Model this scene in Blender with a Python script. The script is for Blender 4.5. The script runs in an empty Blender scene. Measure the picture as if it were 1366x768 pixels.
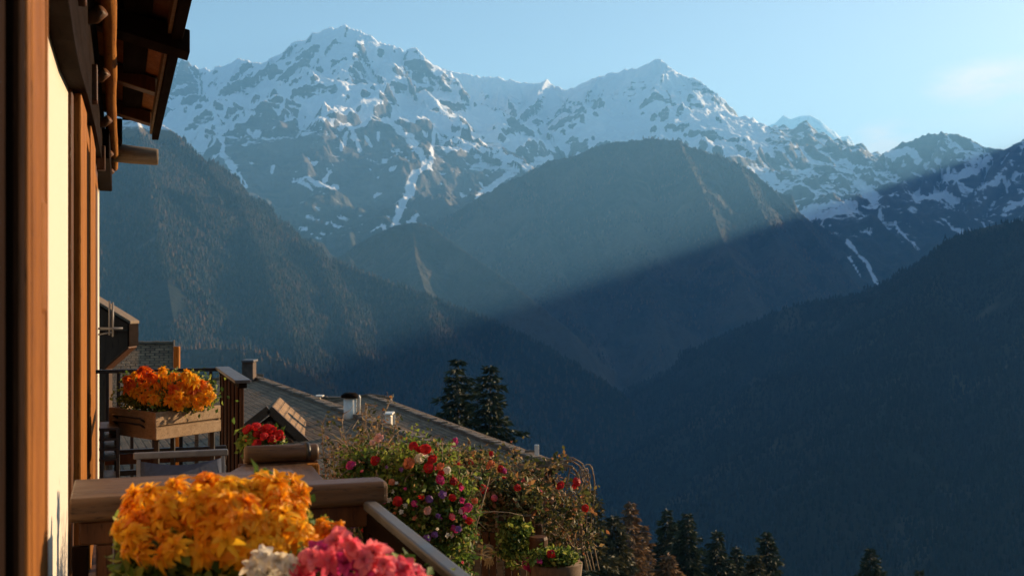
import bpy, math, random
import numpy as np
from mathutils import Vector, Matrix

# ------------------------------------------------------------------ camera, sky, sun, exposure
SC = bpy.context.scene
COL = SC.collection
F = 1500.0            # focal length in photo pixels (1366 wide)
HORIZON = 400.0
cam_d = bpy.data.cameras.new("camera")
cam = bpy.data.objects.new("camera", cam_d); COL.objects.link(cam)
cam_d.sensor_width = 36.0
cam_d.lens = 36.0 * F / 1366.0
cam_d.shift_y = (HORIZON - 384.0) / 1366.0
cam_d.clip_start = 0.05; cam_d.clip_end = 120000.0
cam.location = (0, 0, 0)
cam.rotation_euler = (math.radians(90), 0, 0)
cam_d.dof.use_dof = True
cam_d.dof.focus_distance = 6.6
cam_d.dof.aperture_fstop = 5.6
SC.camera = cam

SUN_AZ, SUN_EL = 54.0, 14.7            # degrees clockwise from +Y, degrees up
SDIR = Vector((math.sin(math.radians(SUN_AZ)) * math.cos(math.radians(SUN_EL)),
               math.cos(math.radians(SUN_AZ)) * math.cos(math.radians(SUN_EL)),
               math.sin(math.radians(SUN_EL))))
W = bpy.data.worlds.new("World"); SC.world = W; W.use_nodes = True
wn, wl = W.node_tree.nodes, W.node_tree.links
bg = wn["Background"]
sky = wn.new("ShaderNodeTexSky"); sky.sky_type = 'NISHITA'; sky.sun_disc = False
sky.sun_elevation = math.radians(SUN_EL); sky.sun_rotation = math.radians(SUN_AZ)
sky.altitude = 1200; sky.air_density = 1.0; sky.dust_density = 2.0; sky.ozone_density = 0.8

# two small drifting clouds low in the sky, placed by direction
tcw = wn.new("ShaderNodeTexCoord"); sep = wn.new("ShaderNodeSeparateXYZ"); wl.new(tcw.outputs['Generated'], sep.inputs[0])
def wm(op, a, b=None, clamp=False):
    m = wn.new("ShaderNodeMath"); m.operation = op; m.use_clamp = clamp
    for i, v in enumerate((a, b)):
        if v is None: continue
        if hasattr(v, 'links'): wl.new(v, m.inputs[i])
        else: m.inputs[i].default_value = v
    return m.outputs[0]
az = wm('ARCTAN2', sep.outputs[0], sep.outputs[1]); el = wm('ARCSINE', sep.outputs[2])
cn = wn.new("ShaderNodeTexNoise"); cn.inputs['Scale'].default_value = 26; cn.inputs['Detail'].default_value = 9; cn.inputs['Roughness'].default_value = .62
cmap = wn.new("ShaderNodeMapping"); cmap.inputs['Scale'].default_value = (.8, .8, 2.6); wl.new(tcw.outputs['Generated'], cmap.inputs[0]); wl.new(cmap.outputs[0], cn.inputs['Vector'])
def cloud(a0, e0, ra, re, gain):
    u = wm('DIVIDE', wm('SUBTRACT', az, a0), ra); v = wm('DIVIDE', wm('SUBTRACT', el, e0), re)
    d = wm('SQRT', wm('ADD', wm('MULTIPLY', u, u), wm('MULTIPLY', v, v)))
    k = wm('SUBTRACT', 1.0, d, True)
    return wm('MULTIPLY', wm('MULTIPLY', k, gain), wm('MULTIPLY', wm('SUBTRACT', cn.outputs[0], .36, True), 4.0), True)
cm = wm('ADD', wm('ADD', cloud(.405, .176, .062, .024, 1.5), cloud(.322, .130, .035, .024, 1.8), True), cloud(.40, .148, .09, .012, .3), True)
cmx = wn.new("ShaderNodeMix"); cmx.data_type = 'RGBA'; wl.new(cm, cmx.inputs[0]); wl.new(sky.outputs[0], cmx.inputs[6]); cmx.inputs[7].default_value = (8.8, 7.6, 6.8, 1)
wl.new(cmx.outputs[2], bg.inputs[0]); bg.inputs[1].default_value = 0.058

sun_d = bpy.data.lights.new("sun", 'SUN'); sun = bpy.data.objects.new("sun", sun_d); COL.objects.link(sun)
sun_d.energy = 5.0; sun_d.angle = math.radians(0.5); sun_d.color = (1.0, 0.72, 0.43)
sun.rotation_euler = SDIR.to_track_quat('Z', 'Y').to_euler()

SC.view_settings.view_transform = 'Standard'; SC.view_settings.look = 'None'
SC.view_settings.exposure = 1.58; SC.view_settings.gamma = 1.0
SC.view_settings.use_curve_mapping = False
SC.render.engine = 'CYCLES'
SC.cycles.use_denoising = True
SC.cycles.max_bounces = 7; SC.cycles.diffuse_bounces = 3; SC.cycles.glossy_bounces = 2
SC.cycles.transmission_bounces = 3; SC.cycles.volume_bounces = 1; SC.cycles.transparent_max_bounces = 6
SC.cycles.sample_clamp_indirect = 6.0
SC.cycles.use_fast_gi = False

# ------------------------------------------------------------------ helpers
def rgb(r, g, b): return (r, g, b, 1.0)

def P(px, py, Y):
    """point seen at photo pixel (px, py) at depth Y"""
    return Vector(((px - 683.0) / F * Y, Y, (HORIZON - py) / F * Y))

PHI = math.atan((160.0 - 683.0) / F)   # heading of the chalet wall
SN, CN = math.sin(PHI), math.cos(PHI)
def HS(px, w):
    t = (px - 683.0) / F
    return -w * (CN + t * SN) / (SN - t * CN)
def HW(px, s):
    t = (px - 683.0) / F
    return -s * (SN - t * CN) / (CN + t * SN)
def HY(s, w): return s * CN - w * SN
def HZ(py, s, w): return (HORIZON - py) / F * HY(s, w)
def H2W(s, w, z): return Vector((s * SN + w * CN, s * CN - w * SN, z))

def tag(o, label=None, cat=None, group=None, kind=None):
    if label: o['label'] = label
    if cat: o['category'] = cat
    if group: o['group'] = group
    if kind: o['kind'] = kind
    return o

class Root:
    pass
def thing(name, label, cat, loc, rz=0.0, group=None):
    o = bpy.data.objects.new(name, None); COL.objects.link(o)
    o.location = loc; o.rotation_euler = (0, 0, rz); o.empty_display_size = 0.3
    return tag(o, label, cat, group)

def house_thing(name, label, cat, s, w, z, group=None):
    """an Empty at house coordinates; local X = away from the wall, local Y = along the wall"""
    o = thing(name, label, cat, H2W(s, w, z), -PHI, group)
    o['_off'] = (w, s, z)
    return o

class MB:
    """collects shapes, builds one mesh object"""
    def __init__(self): self.v = []; self.f = []
    def add(self, vs, fs):
        n = len(self.v); self.v.extend([tuple(p) for p in vs]); self.f.extend([tuple(i + n for i in f) for f in fs]); return self
    def box(self, x0, x1, y0, y1, z0, z1):
        vs = [(x, y, z) for z in (z0, z1) for y in (y0, y1) for x in (x0, x1)]
        return self.add(vs, [(0, 2, 3, 1), (4, 5, 7, 6), (0, 1, 5, 4), (2, 6, 7, 3), (0, 4, 6, 2), (1, 3, 7, 5)])
    def obox(self, c, size, M=None):
        hx, hy, hz = size[0] / 2, size[1] / 2, size[2] / 2
        vs = [Vector((x, y, z)) for z in (-hz, hz) for y in (-hy, hy) for x in (-hx, hx)]
        if M is not None: vs = [M @ p for p in vs]
        vs = [p + Vector(c) for p in vs]
        return self.add(vs, [(0, 2, 3, 1), (4, 5, 7, 6), (0, 1, 5, 4), (2, 6, 7, 3), (0, 4, 6, 2), (1, 3, 7, 5)])
    def bar(self, p0, p1, wx, wz, up=(0, 0, 1)):
        p0, p1 = Vector(p0), Vector(p1); d = p1 - p0; L = d.length; d.normalize()
        u = Vector(up)
        if abs(d.dot(u)) > 0.98: u = Vector((0, 1, 0))
        x = d.cross(u).normalized(); z = x.cross(d).normalized()
        M = Matrix((x, d, z)).transposed()
        return self.obox((p0 + p1) / 2, (wx, L, wz), M)
    def tube(self, pts, r, n=8, cap=True):
        pts = [Vector(p) for p in pts]
        rs = r if isinstance(r, (list, tuple)) else [r] * len(pts)
        vs, fs = [], []
        ref = Vector((0.13, 0.27, 0.95)).normalized()
        for i, p in enumerate(pts):
            d = (pts[min(i + 1, len(pts) - 1)] - pts[max(i - 1, 0)]).normalized()
            if abs(d.dot(ref)) > 0.97: a = d.cross(Vector((1, 0, 0))).normalized()
            else: a = d.cross(ref).normalized()
            b = d.cross(a).normalized()
            for k in range(n):
                t = 2 * math.pi * k / n
                vs.append(p + a * math.cos(t) * rs[i] + b * math.sin(t) * rs[i])
        for i in range(len(pts) - 1):
            for k in range(n):
                k2 = (k + 1) % n
                fs.append((i * n + k, i * n + k2, (i + 1) * n + k2, (i + 1) * n + k))
        if cap:
            fs.append(tuple(range(n))[::-1]); fs.append(tuple((len(pts) - 1) * n + k for k in range(n)))
        return self.add(vs, fs)
    def extrude(self, poly, axis, a0, a1):
        """poly: list of 2-D points; extruded along axis ('x','y','z')"""
        def mk(p, a):
            return {'x': (a, p[0], p[1]), 'y': (p[0], a, p[1]), 'z': (p[0], p[1], a)}[axis]
        n = len(poly)
        vs = [mk(p, a0) for p in poly] + [mk(p, a1) for p in poly]
        fs = [tuple(range(n))[::-1], tuple(range(n, 2 * n))]
        for i in range(n):
            j = (i + 1) % n; fs.append((i, j, n + j, n + i))
        return self.add(vs, fs)
    def build(self, name, mat, parent=None, bevel=0.0, smooth=False, label=None):
        me = bpy.data.meshes.new(name)
        off = None
        if parent is not None and '_off' in parent: off = Vector(parent['_off'])
        vs = [tuple(Vector(p) - off) for p in self.v] if off is not None else self.v
        me.from_pydata(vs, [], self.f); me.validate()
        import bmesh
        bm = bmesh.new(); bm.from_mesh(me); bmesh.ops.recalc_face_normals(bm, faces=bm.faces)
        bm.to_mesh(me); bm.free()
        if smooth:
            me.polygons.foreach_set('use_smooth', [True] * len(me.polygons))
        me.materials.append(mat)
        o = bpy.data.objects.new(name, me); COL.objects.link(o)
        if parent is not None: o.parent = parent
        if bevel > 0:
            m = o.modifiers.new("bevel", 'BEVEL'); m.width = bevel; m.segments = 2; m.limit_method = 'ANGLE'
            m.angle_limit = math.radians(35)
        if label: o['label'] = label
        return o

def mesh_np(name, verts, faces, mat, parent=None, smooth=True, attrs=None):
    """fast mesh from numpy arrays; faces (n,3) or (n,4)"""
    me = bpy.data.meshes.new(name)
    k = faces.shape[1]
    me.vertices.add(len(verts)); me.vertices.foreach_set('co', verts.astype(np.float32).ravel())
    me.loops.add(faces.size); me.loops.foreach_set('vertex_index', faces.astype(np.int32).ravel())
    me.polygons.add(len(faces))
    me.polygons.foreach_set('loop_start', np.arange(0, faces.size, k, dtype=np.int32))
    me.polygons.foreach_set('loop_total', np.full(len(faces), k, dtype=np.int32))
    if smooth: me.polygons.foreach_set('use_smooth', np.ones(len(faces), dtype=bool))
    me.update(calc_edges=True)
    for nm, arr in (attrs or {}).items():
        at = me.attributes.new(nm, 'FLOAT', 'POINT'); at.data.foreach_set('value', arr.astype(np.float32).ravel())
    me.materials.append(mat)
    o = bpy.data.objects.new(name, me); COL.objects.link(o)
    if parent is not None: o.parent = parent
    return o

# ------------------------------------------------------------------ materials
class NT:
    def __init__(self, name):
        self.m = bpy.data.materials.new(name); self.m.use_nodes = True
        self.n = self.m.node_tree.nodes; self.l = self.m.node_tree.links
        self.bsdf = self.n["Principled BSDF"]; self.out = self.n["Material Output"]
    def node(self, t, **kw):
        nd = self.n.new(t)
        for k, v in kw.items(): setattr(nd, k, v)
        return nd
    def link(self, a, b): self.l.new(a, b)
    def coords(self, kind='Object', scale=(1, 1, 1), rot=(0, 0, 0)):
        tc = self.node("ShaderNodeTexCoord"); mp = self.node("ShaderNodeMapping")
        mp.inputs['Scale'].default_value = scale; mp.inputs['Rotation'].default_value = rot
        self.link(tc.outputs[kind], mp.inputs[0]); return mp.outputs[0]
    def noise(self, vec, scale, detail=6, rough=0.6, dist=0.0):
        n = self.node("ShaderNodeTexNoise"); n.inputs['Scale'].default_value = scale
        n.inputs['Detail'].default_value = detail; n.inputs['Roughness'].default_value = rough
        n.inputs['Distortion'].default_value = dist
        self.link(vec, n.inputs['Vector']); return n.outputs[0]
    def ramp(self, fac, stops, interp='LINEAR'):
        r = self.node("ShaderNodeValToRGB"); r.color_ramp.interpolation = interp
        e = r.color_ramp.elements
        while len(e) < len(stops): e.new(0.5)
        for i, (p, c) in enumerate(stops):
            e[i].position = p; e[i].color = c if len(c) == 4 else (*c, 1)
        self.link(fac, r.inputs[0]); return r.outputs[0]
    def mix(self, fac, a, b, mode='MIX'):
        m = self.node("ShaderNodeMix", data_type='RGBA', blend_type=mode)
        for s, v in ((0, fac), (6, a), (7, b)):
            if hasattr(v, 'links'): self.link(v, m.inputs[s])
            elif s == 0: m.inputs[0].default_value = v
            else: m.inputs[s].default_value = v if len(v) == 4 else (*v, 1)
        return m.outputs[2]
    def math(self, op, a, b=None, clamp=False):
        m = self.node("ShaderNodeMath", operation=op, use_clamp=clamp)
        for i, v in enumerate((a, b)):
            if v is None: continue
            if hasattr(v, 'links'): self.link(v, m.inputs[i])
            else: m.inputs[i].default_value = v
        return m.outputs[0]
    def bump(self, h, strength, dist):
        b = self.node("ShaderNodeBump"); b.inputs['Strength'].default_value = strength
        b.inputs['Distance'].default_value = dist
        self.link(h, b.inputs['Height']); self.link(b.outputs[0], self.bsdf.inputs['Normal']); return b
    def base(self, c, rough=0.7, metal=0.0, spec=None):
        if hasattr(c, 'links'): self.link(c, self.bsdf.inputs['Base Color'])
        else: self.bsdf.inputs['Base Color'].default_value = c if len(c) == 4 else (*c, 1)
        if hasattr(rough, 'links'): self.link(rough, self.bsdf.inputs['Roughness'])
        else: self.bsdf.inputs['Roughness'].default_value = rough
        self.bsdf.inputs['Metallic'].default_value = metal
        if spec is not None: self.bsdf.inputs['Specular IOR Level'].default_value = spec
        return self.m

def wood(name, c1, c2, scale=(30, 2.5, 30), rough=0.55, bump=0.25, grey=0.0, spec=.2):
    """streaky timber, grain along the axis with the small scale"""
    t = NT(name); v = t.coords('Object', scale)
    n1 = t.noise(v, 1.0, 8, 0.65, 0.6)
    v2 = t.coords('Object', (scale[0] * .15 + .4, scale[1] * .15 + .4, scale[2] * .15 + .4))
    n2 = t.noise(v2, 2.0, 5, 0.6)
    col = t.ramp(n1, [(0.28, c1), (0.52, tuple((a + b) / 2 for a, b in zip(c1, c2))), (0.72, c2)])
    col = t.mix(t.math('MULTIPLY', n2, 0.5), col, tuple(a * 0.45 for a in c1))
    if grey: 
        g = t.ramp(t.noise(v2, 5.0, 6, .7), [(0.45, (0, 0, 0)), (0.7, (1, 1, 1))])
        col = t.mix(t.math('MULTIPLY', g, grey), col, (0.16, 0.145, 0.13))
    vc = t.coords('Object', tuple(q * 5 for q in scale)); n3 = t.noise(vc, 1.0, 4, .7, .3)
    crack = t.ramp(n3, [(0.36, (1, 1, 1)), (0.43, (0, 0, 0))])
    col = t.mix(t.math('MULTIPLY', crack, .75), col, tuple(a * .3 for a in c1))
    t.bump(t.math('SUBTRACT', n1, t.math('MULTIPLY', crack, .6)), bump + .15, 0.005)
    return t.base(col, t.ramp(n2, [(0.3, (rough - .12,) * 3), (0.7, (rough + .1,) * 3)]), spec=spec)
# ------------------------------------------------------------------ terrain
def _grad(ix, iy, seed):
    h = (ix * 374761393 + iy * 668265263 + seed * 974634777) & 0xFFFFFFFF
    h = ((h ^ (h >> 13)) * 1274126177) & 0xFFFFFFFF
    h = h ^ (h >> 16)
    a = (h & 0xFFFF) * (2 * math.pi / 65536.0)
    return np.cos(a), np.sin(a)
def gn(x, y, seed=0):
    ix = np.floor(x).astype(np.int64); iy = np.floor(y).astype(np.int64)
    fx = x - ix; fy = y - iy
    u = fx * fx * fx * (fx * (fx * 6 - 15) + 10); v = fy * fy * fy * (fy * (fy * 6 - 15) + 10)
    def c(dx, dy):
        gx, gy = _grad(ix + dx, iy + dy, seed); return gx * (fx - dx) + gy * (fy - dy)
    a = c(0, 0); b = c(1, 0); d = c(0, 1); e = c(1, 1)
    return (a + (b - a) * u + (d - a) * v + (a - b - d + e) * u * v) * 1.5
def fbm(x, y, L, octv=6, gain=0.5, seed=0):
    r = 0; a = 1.0; f = 1.0 / L; t = 0
    for i in range(octv):
        r = r + a * gn(x * f + 17.3 * i, y * f - 9.1 * i, seed + i); t += a; a *= gain; f *= 2.03
    return r / t
def ridged(x, y, L, octv=6, gain=0.5, seed=0):
    """0..1, sharp crests near 1"""
    r = 0; a = 1.0; f = 1.0 / L; t = 0; w = 1.0
    for i in range(octv):
        n = 1 - np.abs(gn(x * f + 7.3 * i, y * f + 3.9 * i, seed + i)); n = n * n * w
        r = r + a * n; t += a; w = np.clip(n * 1.6, 0, 1); a *= gain; f *= 2.05
    return r / t
def sstep(a, b, x):
    t = np.clip((x - a) / (b - a), 0, 1); return t * t * (3 - 2 * t)

def ridge_field(X, Y, lines, floor):
    """height field as the upper envelope of arêtes; returns height and distance from the nearest arête"""
    Z = np.full(X.shape, float(floor)); D = np.full(X.shape, 1e5); U = np.zeros(X.shape)
    for li, (pts, k, p) in enumerate(lines):
        acc = 0.0
        for (a, b) in zip(pts[:-1], pts[1:]):
            a = np.array(P(*a)); b = np.array(P(*b))
            dx, dy = b[0] - a[0], b[1] - a[1]; L2 = dx * dx + dy * dy; L = math.sqrt(L2)
            t = np.clip(((X - a[0]) * dx + (Y - a[1]) * dy) / L2, 0, 1)
            d = np.hypot(X - a[0] - t * dx, Y - a[1] - t * dy)
            z = a[2] + t * (b[2] - a[2]) - k * d ** p * (300.0 ** (1 - p))
            m = z > Z
            Z[m] = z[m]; D[m] = d[m]; U[m] = (acc + t * L)[m] + li * 7777.0
            acc += L
    return Z, D, U

def terrain(name, u0, u1, nu, Y0, Y1, ny, fn, mat, kind='structure', power=1.0):
    u = np.linspace(u0, u1, nu); yy = Y0 + (Y1 - Y0) * np.linspace(0, 1, ny) ** power
    Ug, Yg = np.meshgrid(u, yy)
    Xg = (Ug - 683.0) / F * Yg
    Z, att = fn(Xg, Yg, Ug)
    v = np.stack([Xg, Yg, Z], -1).reshape(-1, 3)
    i = np.arange(ny - 1)[:, None] * nu + np.arange(nu - 1)[None, :]
    f = np.stack([i, i + 1, i + 1 + nu, i + nu], -1).reshape(-1, 4)
    o = mesh_np(name, v, f, mat, attrs={k: a.ravel() for k, a in att.items()})
    o['kind'] = kind
    return o, (Xg, Yg, Ug, Z)

def slope_of(Z, Xg, Yg, Ug):
    dzu = np.gradient(Z, axis=1) / (Ug[0, 1] - Ug[0, 0])
    dzy = np.gradient(Z, axis=0) / np.gradient(Yg, axis=0)
    zx = dzu * F / Yg
    zy = dzy - dzu * (-(Ug - 683.0) / Yg)
    return zx, zy, np.hypot(zx, zy)

def blur(A, n):
    for _ in range(n):
        A = (A + np.roll(A, 1, 0) + np.roll(A, -1, 0) + np.roll(A, 1, 1) + np.roll(A, -1, 1)) / 5
    return A

FLOOR = -640.0
# --- materials of the far land
def mat_alpine():
    t = NT("alpine_rock_and_snow"); v = t.coords('Object', (1, 1, 1))
    at = t.node("ShaderNodeAttribute", attribute_name="snow"); at2 = t.node("ShaderNodeAttribute", attribute_name="wood")
    nb = t.noise(v, 0.004, 9, 0.62); nf = t.noise(v, 0.02, 8, 0.7)
    vs = t.coords('Object', (1, 1, 6), (0, math.radians(-14), 0)); strat = t.noise(vs, 0.004, 9, 0.68, 0.3)
    rock = t.ramp(nb, [(0.34, (0.03, 0.028, 0.028)), (0.5, (0.075, 0.066, 0.06)), (0.66, (0.17, 0.14, 0.115))])
    rock = t.mix(t.ramp(strat, [(0.42, (0, 0, 0)), (0.6, (0.8,) * 3)]), rock, (0.14, 0.115, 0.10))
    forest = t.ramp(nf, [(0.35, (0.02, 0.028, 0.018)), (0.65, (0.075, 0.065, 0.035))])
    low = t.mix(at2.outputs['Fac'], rock, forest)
    sn = t.math('ADD', at.outputs['Fac'], t.math('MULTIPLY', t.math('SUBTRACT', strat, 0.5), 1.25))
    sn = t.math('ADD', sn, t.math('MULTIPLY', t.math('SUBTRACT', nf, 0.5), 0.3))
    sf = t.ramp(sn, [(0.45, (0, 0, 0)), (0.58, (1, 1, 1))])
    col = t.mix(sf, low, (0.82, 0.84, 0.87))
    b = t.bump(t.math('ADD', nb, t.math('MULTIPLY', nf, 0.5)), 0.7, 40.0)
    return t.base(col, 0.8, spec=0.2)
def mat_slope(name, ca, cb, cc, s=0.01):
    t = NT(name); v = t.coords('Object', (1, 1, 1))
    n1 = t.noise(v, s, 10, 0.65); n2 = t.noise(v, s * 0.18, 5, 0.6, 0.8)
    at = t.node("ShaderNodeAttribute", attribute_name="rib"); at3 = t.node("ShaderNodeAttribute", attribute_name="snow")
    c = t.ramp(n1, [(0.32, ca), (0.68, cb)])
    c = t.mix(t.ramp(n2, [(0.45, (0, 0, 0)), (0.68, (0.8,) * 3)]), c, cc)
    c = t.mix(t.math('MULTIPLY', at.outputs['Fac'], 0.9), c, (0.17, 0.12, 0.07))
    sn = t.math('ADD', at3.outputs['Fac'], t.math('MULTIPLY', t.math('SUBTRACT', n1, 0.5), 0.9))
    c = t.mix(t.ramp(sn, [(0.5, (0, 0, 0)), (0.62, (1, 1, 1))]), c, (0.8, 0.82, 0.85))
    t.bump(n1, 0.9, 40.0)
    return t.base(c, 0.9, spec=0.1)
M_ALP = mat_alpine()
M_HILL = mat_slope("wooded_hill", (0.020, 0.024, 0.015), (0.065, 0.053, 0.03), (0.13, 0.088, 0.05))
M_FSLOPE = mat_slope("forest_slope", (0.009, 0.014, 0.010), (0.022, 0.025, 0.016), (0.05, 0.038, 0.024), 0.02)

# --- main massif: crest and arêtes, as (photo px, photo py, distance)
CREST_A = [(-120, 60, 12000), (60, 95, 11800), (150, 100, 11700), (200, 92, 11600), (234, 80, 11500), (244, 77, 11500), (256, 85, 11500), (268, 91, 11500), (283, 90, 11450), (302, 85, 11400),
    (317, 78, 11400), (330, 79, 11350), (339, 84, 11350), (356, 81, 11300), (366, 74, 11250), (379, 68, 11200), (391, 56, 11100),
    (403, 52, 11050), (420, 42, 10950), (442, 35, 10850), (462, 33, 10800), (481, 40, 10750), (495, 44, 10700), (505, 56, 10700),
    (525, 56, 10650), (539, 69, 10600), (550, 62, 10550), (561, 69, 10500), (569, 81, 10500)]
CREST_B = [(520, 96, 12800), (569, 88, 12700), (583, 88, 12600), (606, 96, 12500), (627, 100, 12500), (650, 103, 12500), (671, 103, 12500), (688, 107, 12400), (717, 111, 12400),
    (730, 105, 12350), (740, 114, 12300), (759, 117, 12200), (783, 109, 12100), (800, 101, 12000), (820, 94, 11900), (851, 91, 11700),
    (864, 84, 11600), (873, 78, 11550), (884, 80, 11500), (898, 94, 11400), (925, 103, 11300), (939, 111, 11200), (956, 125, 11050), (976, 138, 10900),
    (996, 152, 10750), (1013, 168, 10600), (1030, 180, 10500), (1047, 192, 10400), (1065, 203, 10250), (1085, 213, 10100), (1110, 222, 9950),
    (1135, 227, 9850), (1160, 222, 9750), (1175, 206, 9700), (1200, 191, 9600), (1230, 181, 9550), (1262, 175, 9500), (1290, 182, 9400),
    (1320, 196, 9250), (1340, 200, 9150), (1366, 185, 9000), (1420, 165, 8800), (1500, 150, 8600), (1620, 120, 8400)]
MASS = [
    (CREST_A, 0.9, 0.8), (CREST_B, 0.78, 0.8),
    ([(569, 81, 10500), (590, 118, 10250), (606, 150, 9950), (640, 172, 9750), (612, 200, 9450), (590, 240, 9050), (600, 290, 8500)], 1.0, 1.0),
    ([(462, 33, 10800), (452, 75, 10500), (440, 108, 10200), (432, 135, 9950), (415, 160, 9700)], 1.0, 1.0),
    ([(391, 56, 11100), (374, 100, 10600), (352, 140, 10150), (330, 185, 9700), (320, 194, 9300)], 0.9, 1.0),
    ([(317, 78, 11400), (300, 120, 10900), (268, 160, 10400), (255, 190, 9900), (250, 230, 9500)], 0.85, 1.0),
    ([(234, 80, 11500), (215, 130, 10800), (190, 180, 10200), (180, 230, 9600)], 0.85, 1.0),
    ([(525, 56, 10650), (520, 98, 10300), (528, 142, 9900), (540, 190, 9450), (556, 240, 8900), (560, 290, 8400)], 1.05, 1.0),
    ([(299, 206, 9300), (320, 194, 9200), (350, 181, 9150), (367, 170, 9100), (381, 157, 9100), (400, 150, 9080), (414, 169, 9060), (435, 168, 9050), (453, 157, 9040),
      (472, 174, 9000), (488, 178, 9000), (506, 168, 8980), (522, 182, 8900), (538, 205, 8750), (556, 245, 8500), (570, 300, 8200)], 1.7, 1.0),
    ([(381, 157, 9100), (372, 215, 8750), (366, 280, 8400), (372, 340, 8000)], 1.5, 1.0),
    ([(400, 150, 9080), (404, 210, 8700), (420, 280, 8300), (432, 340, 7900)], 1.5, 1.0),
    ([(453, 157, 9040), (460, 220, 8650), (468, 290, 8250), (480, 350, 7850)], 1.5, 1.0),
    ([(506, 168, 8980), (508, 235, 8600), (520, 300, 8150), (535, 350, 7800)], 1.5, 1.0),
    ([(320, 194, 9200), (326, 250, 8900), (334, 310, 8500), (345, 350, 8200)], 1.3, 1.0),
    ([(873, 78, 11550), (866, 125, 11000), (845, 165, 10500), (815, 205, 9950), (800, 260, 9400)], 0.9, 1.0),
    ([(956, 125, 11050), (950, 170, 10500), (935, 215, 9900), (925, 270, 9300)], 0.9, 1.0),
    ([(898, 94, 11400), (915, 145, 10800), (900, 190, 10300)], 0.9, 1.0),
    ([(800, 101, 12000), (775, 138, 11400), (745, 172, 10900), (705, 212, 10300), (680, 260, 9600)], 0.85, 1.0),
    ([(730, 105, 12350), (700, 142, 11700), (668, 178, 11100), (650, 215, 10500), (640, 260, 9800)], 0.85, 1.0),
    ([(1030, 182, 10500), (1050, 225, 10000), (1078, 262, 9500), (1108, 305, 9000), (1138, 352, 8400), (1150, 400, 7900)], 0.95, 1.0),
    ([(1065, 205, 10250), (1100, 246, 9700), (1140, 290, 9100), (1172, 345, 8400)], 0.95, 1.0),
    ([(1262, 175, 9500), (1245, 215, 9100), (1222, 262, 8600), (1195, 310, 8100), (1172, 360, 7600)], 0.9, 1.0),
    ([(1366, 185, 9000), (1330, 232, 8500), (1290, 275, 8000), (1245, 325, 7500), (1215, 370, 7100)], 0.85, 1.0),
    ([(1135, 222, 9850), (1150, 262, 9400), (1160, 310, 8900)], 0.9, 1.0),
    ([(1320, 196, 9250), (1300, 240, 8800), (1268, 290, 8300)], 0.9, 1.0),
]
STREAKS = [(4.5, [(515, 160), (545, 184), (560, 204), (571, 222)]), (5, [(571, 222), (552, 234), (546, 255), (536, 275), (527, 296)]), (2.5, [(585, 150), (578, 190), (574, 222)]),
    (3, [(393, 240), (412, 238), (430, 246), (448, 251)]), (3, [(428, 245), (440, 232)]), (2.5, [(405, 246), (418, 252)]), (4.5, [(296, 205), (306, 218), (316, 236), (326, 248)]), (2.5, [(366, 222), (364, 230)]), (2.5, [(462, 178), (456, 200)]),
    (2.5, [(468, 172), (480, 200)]), (2, [(488, 182), (496, 196)]), (2.2, [(506, 176), (503, 190)]), (3, [(522, 202), (530, 201)]), (2, [(500, 262), (510, 256)]), (2.5, [(520, 318), (512, 300)]), (3, [(536, 320), (545, 300), (555, 288)]),
    (5, [(640, 262), (670, 240), (700, 225), (735, 210)]), (7, [(1000, 226), (1030, 236)]), (3, [(1052, 292), (1090, 276), (1132, 270)]), (6, [(1076, 288), (1112, 284), (1140, 276)]), (1.8, [(1095, 300), (1125, 330), (1150, 368)]), (2.2, [(1130, 322), (1158, 352), (1170, 378)]),
    (6, [(1145, 244), (1166, 262)]), (1.6, [(1175, 280), (1200, 305), (1225, 332)]), (6, [(1222, 262), (1250, 258), (1275, 268)]), (5, [(1262, 238), (1300, 228), (1318, 212)]), (5, [(1186, 205), (1215, 200), (1225, 215)]), (3, [(1340, 280), (1366, 268)]), (3, [(1305, 252), (1340, 236), (1366, 232)])]
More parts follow.
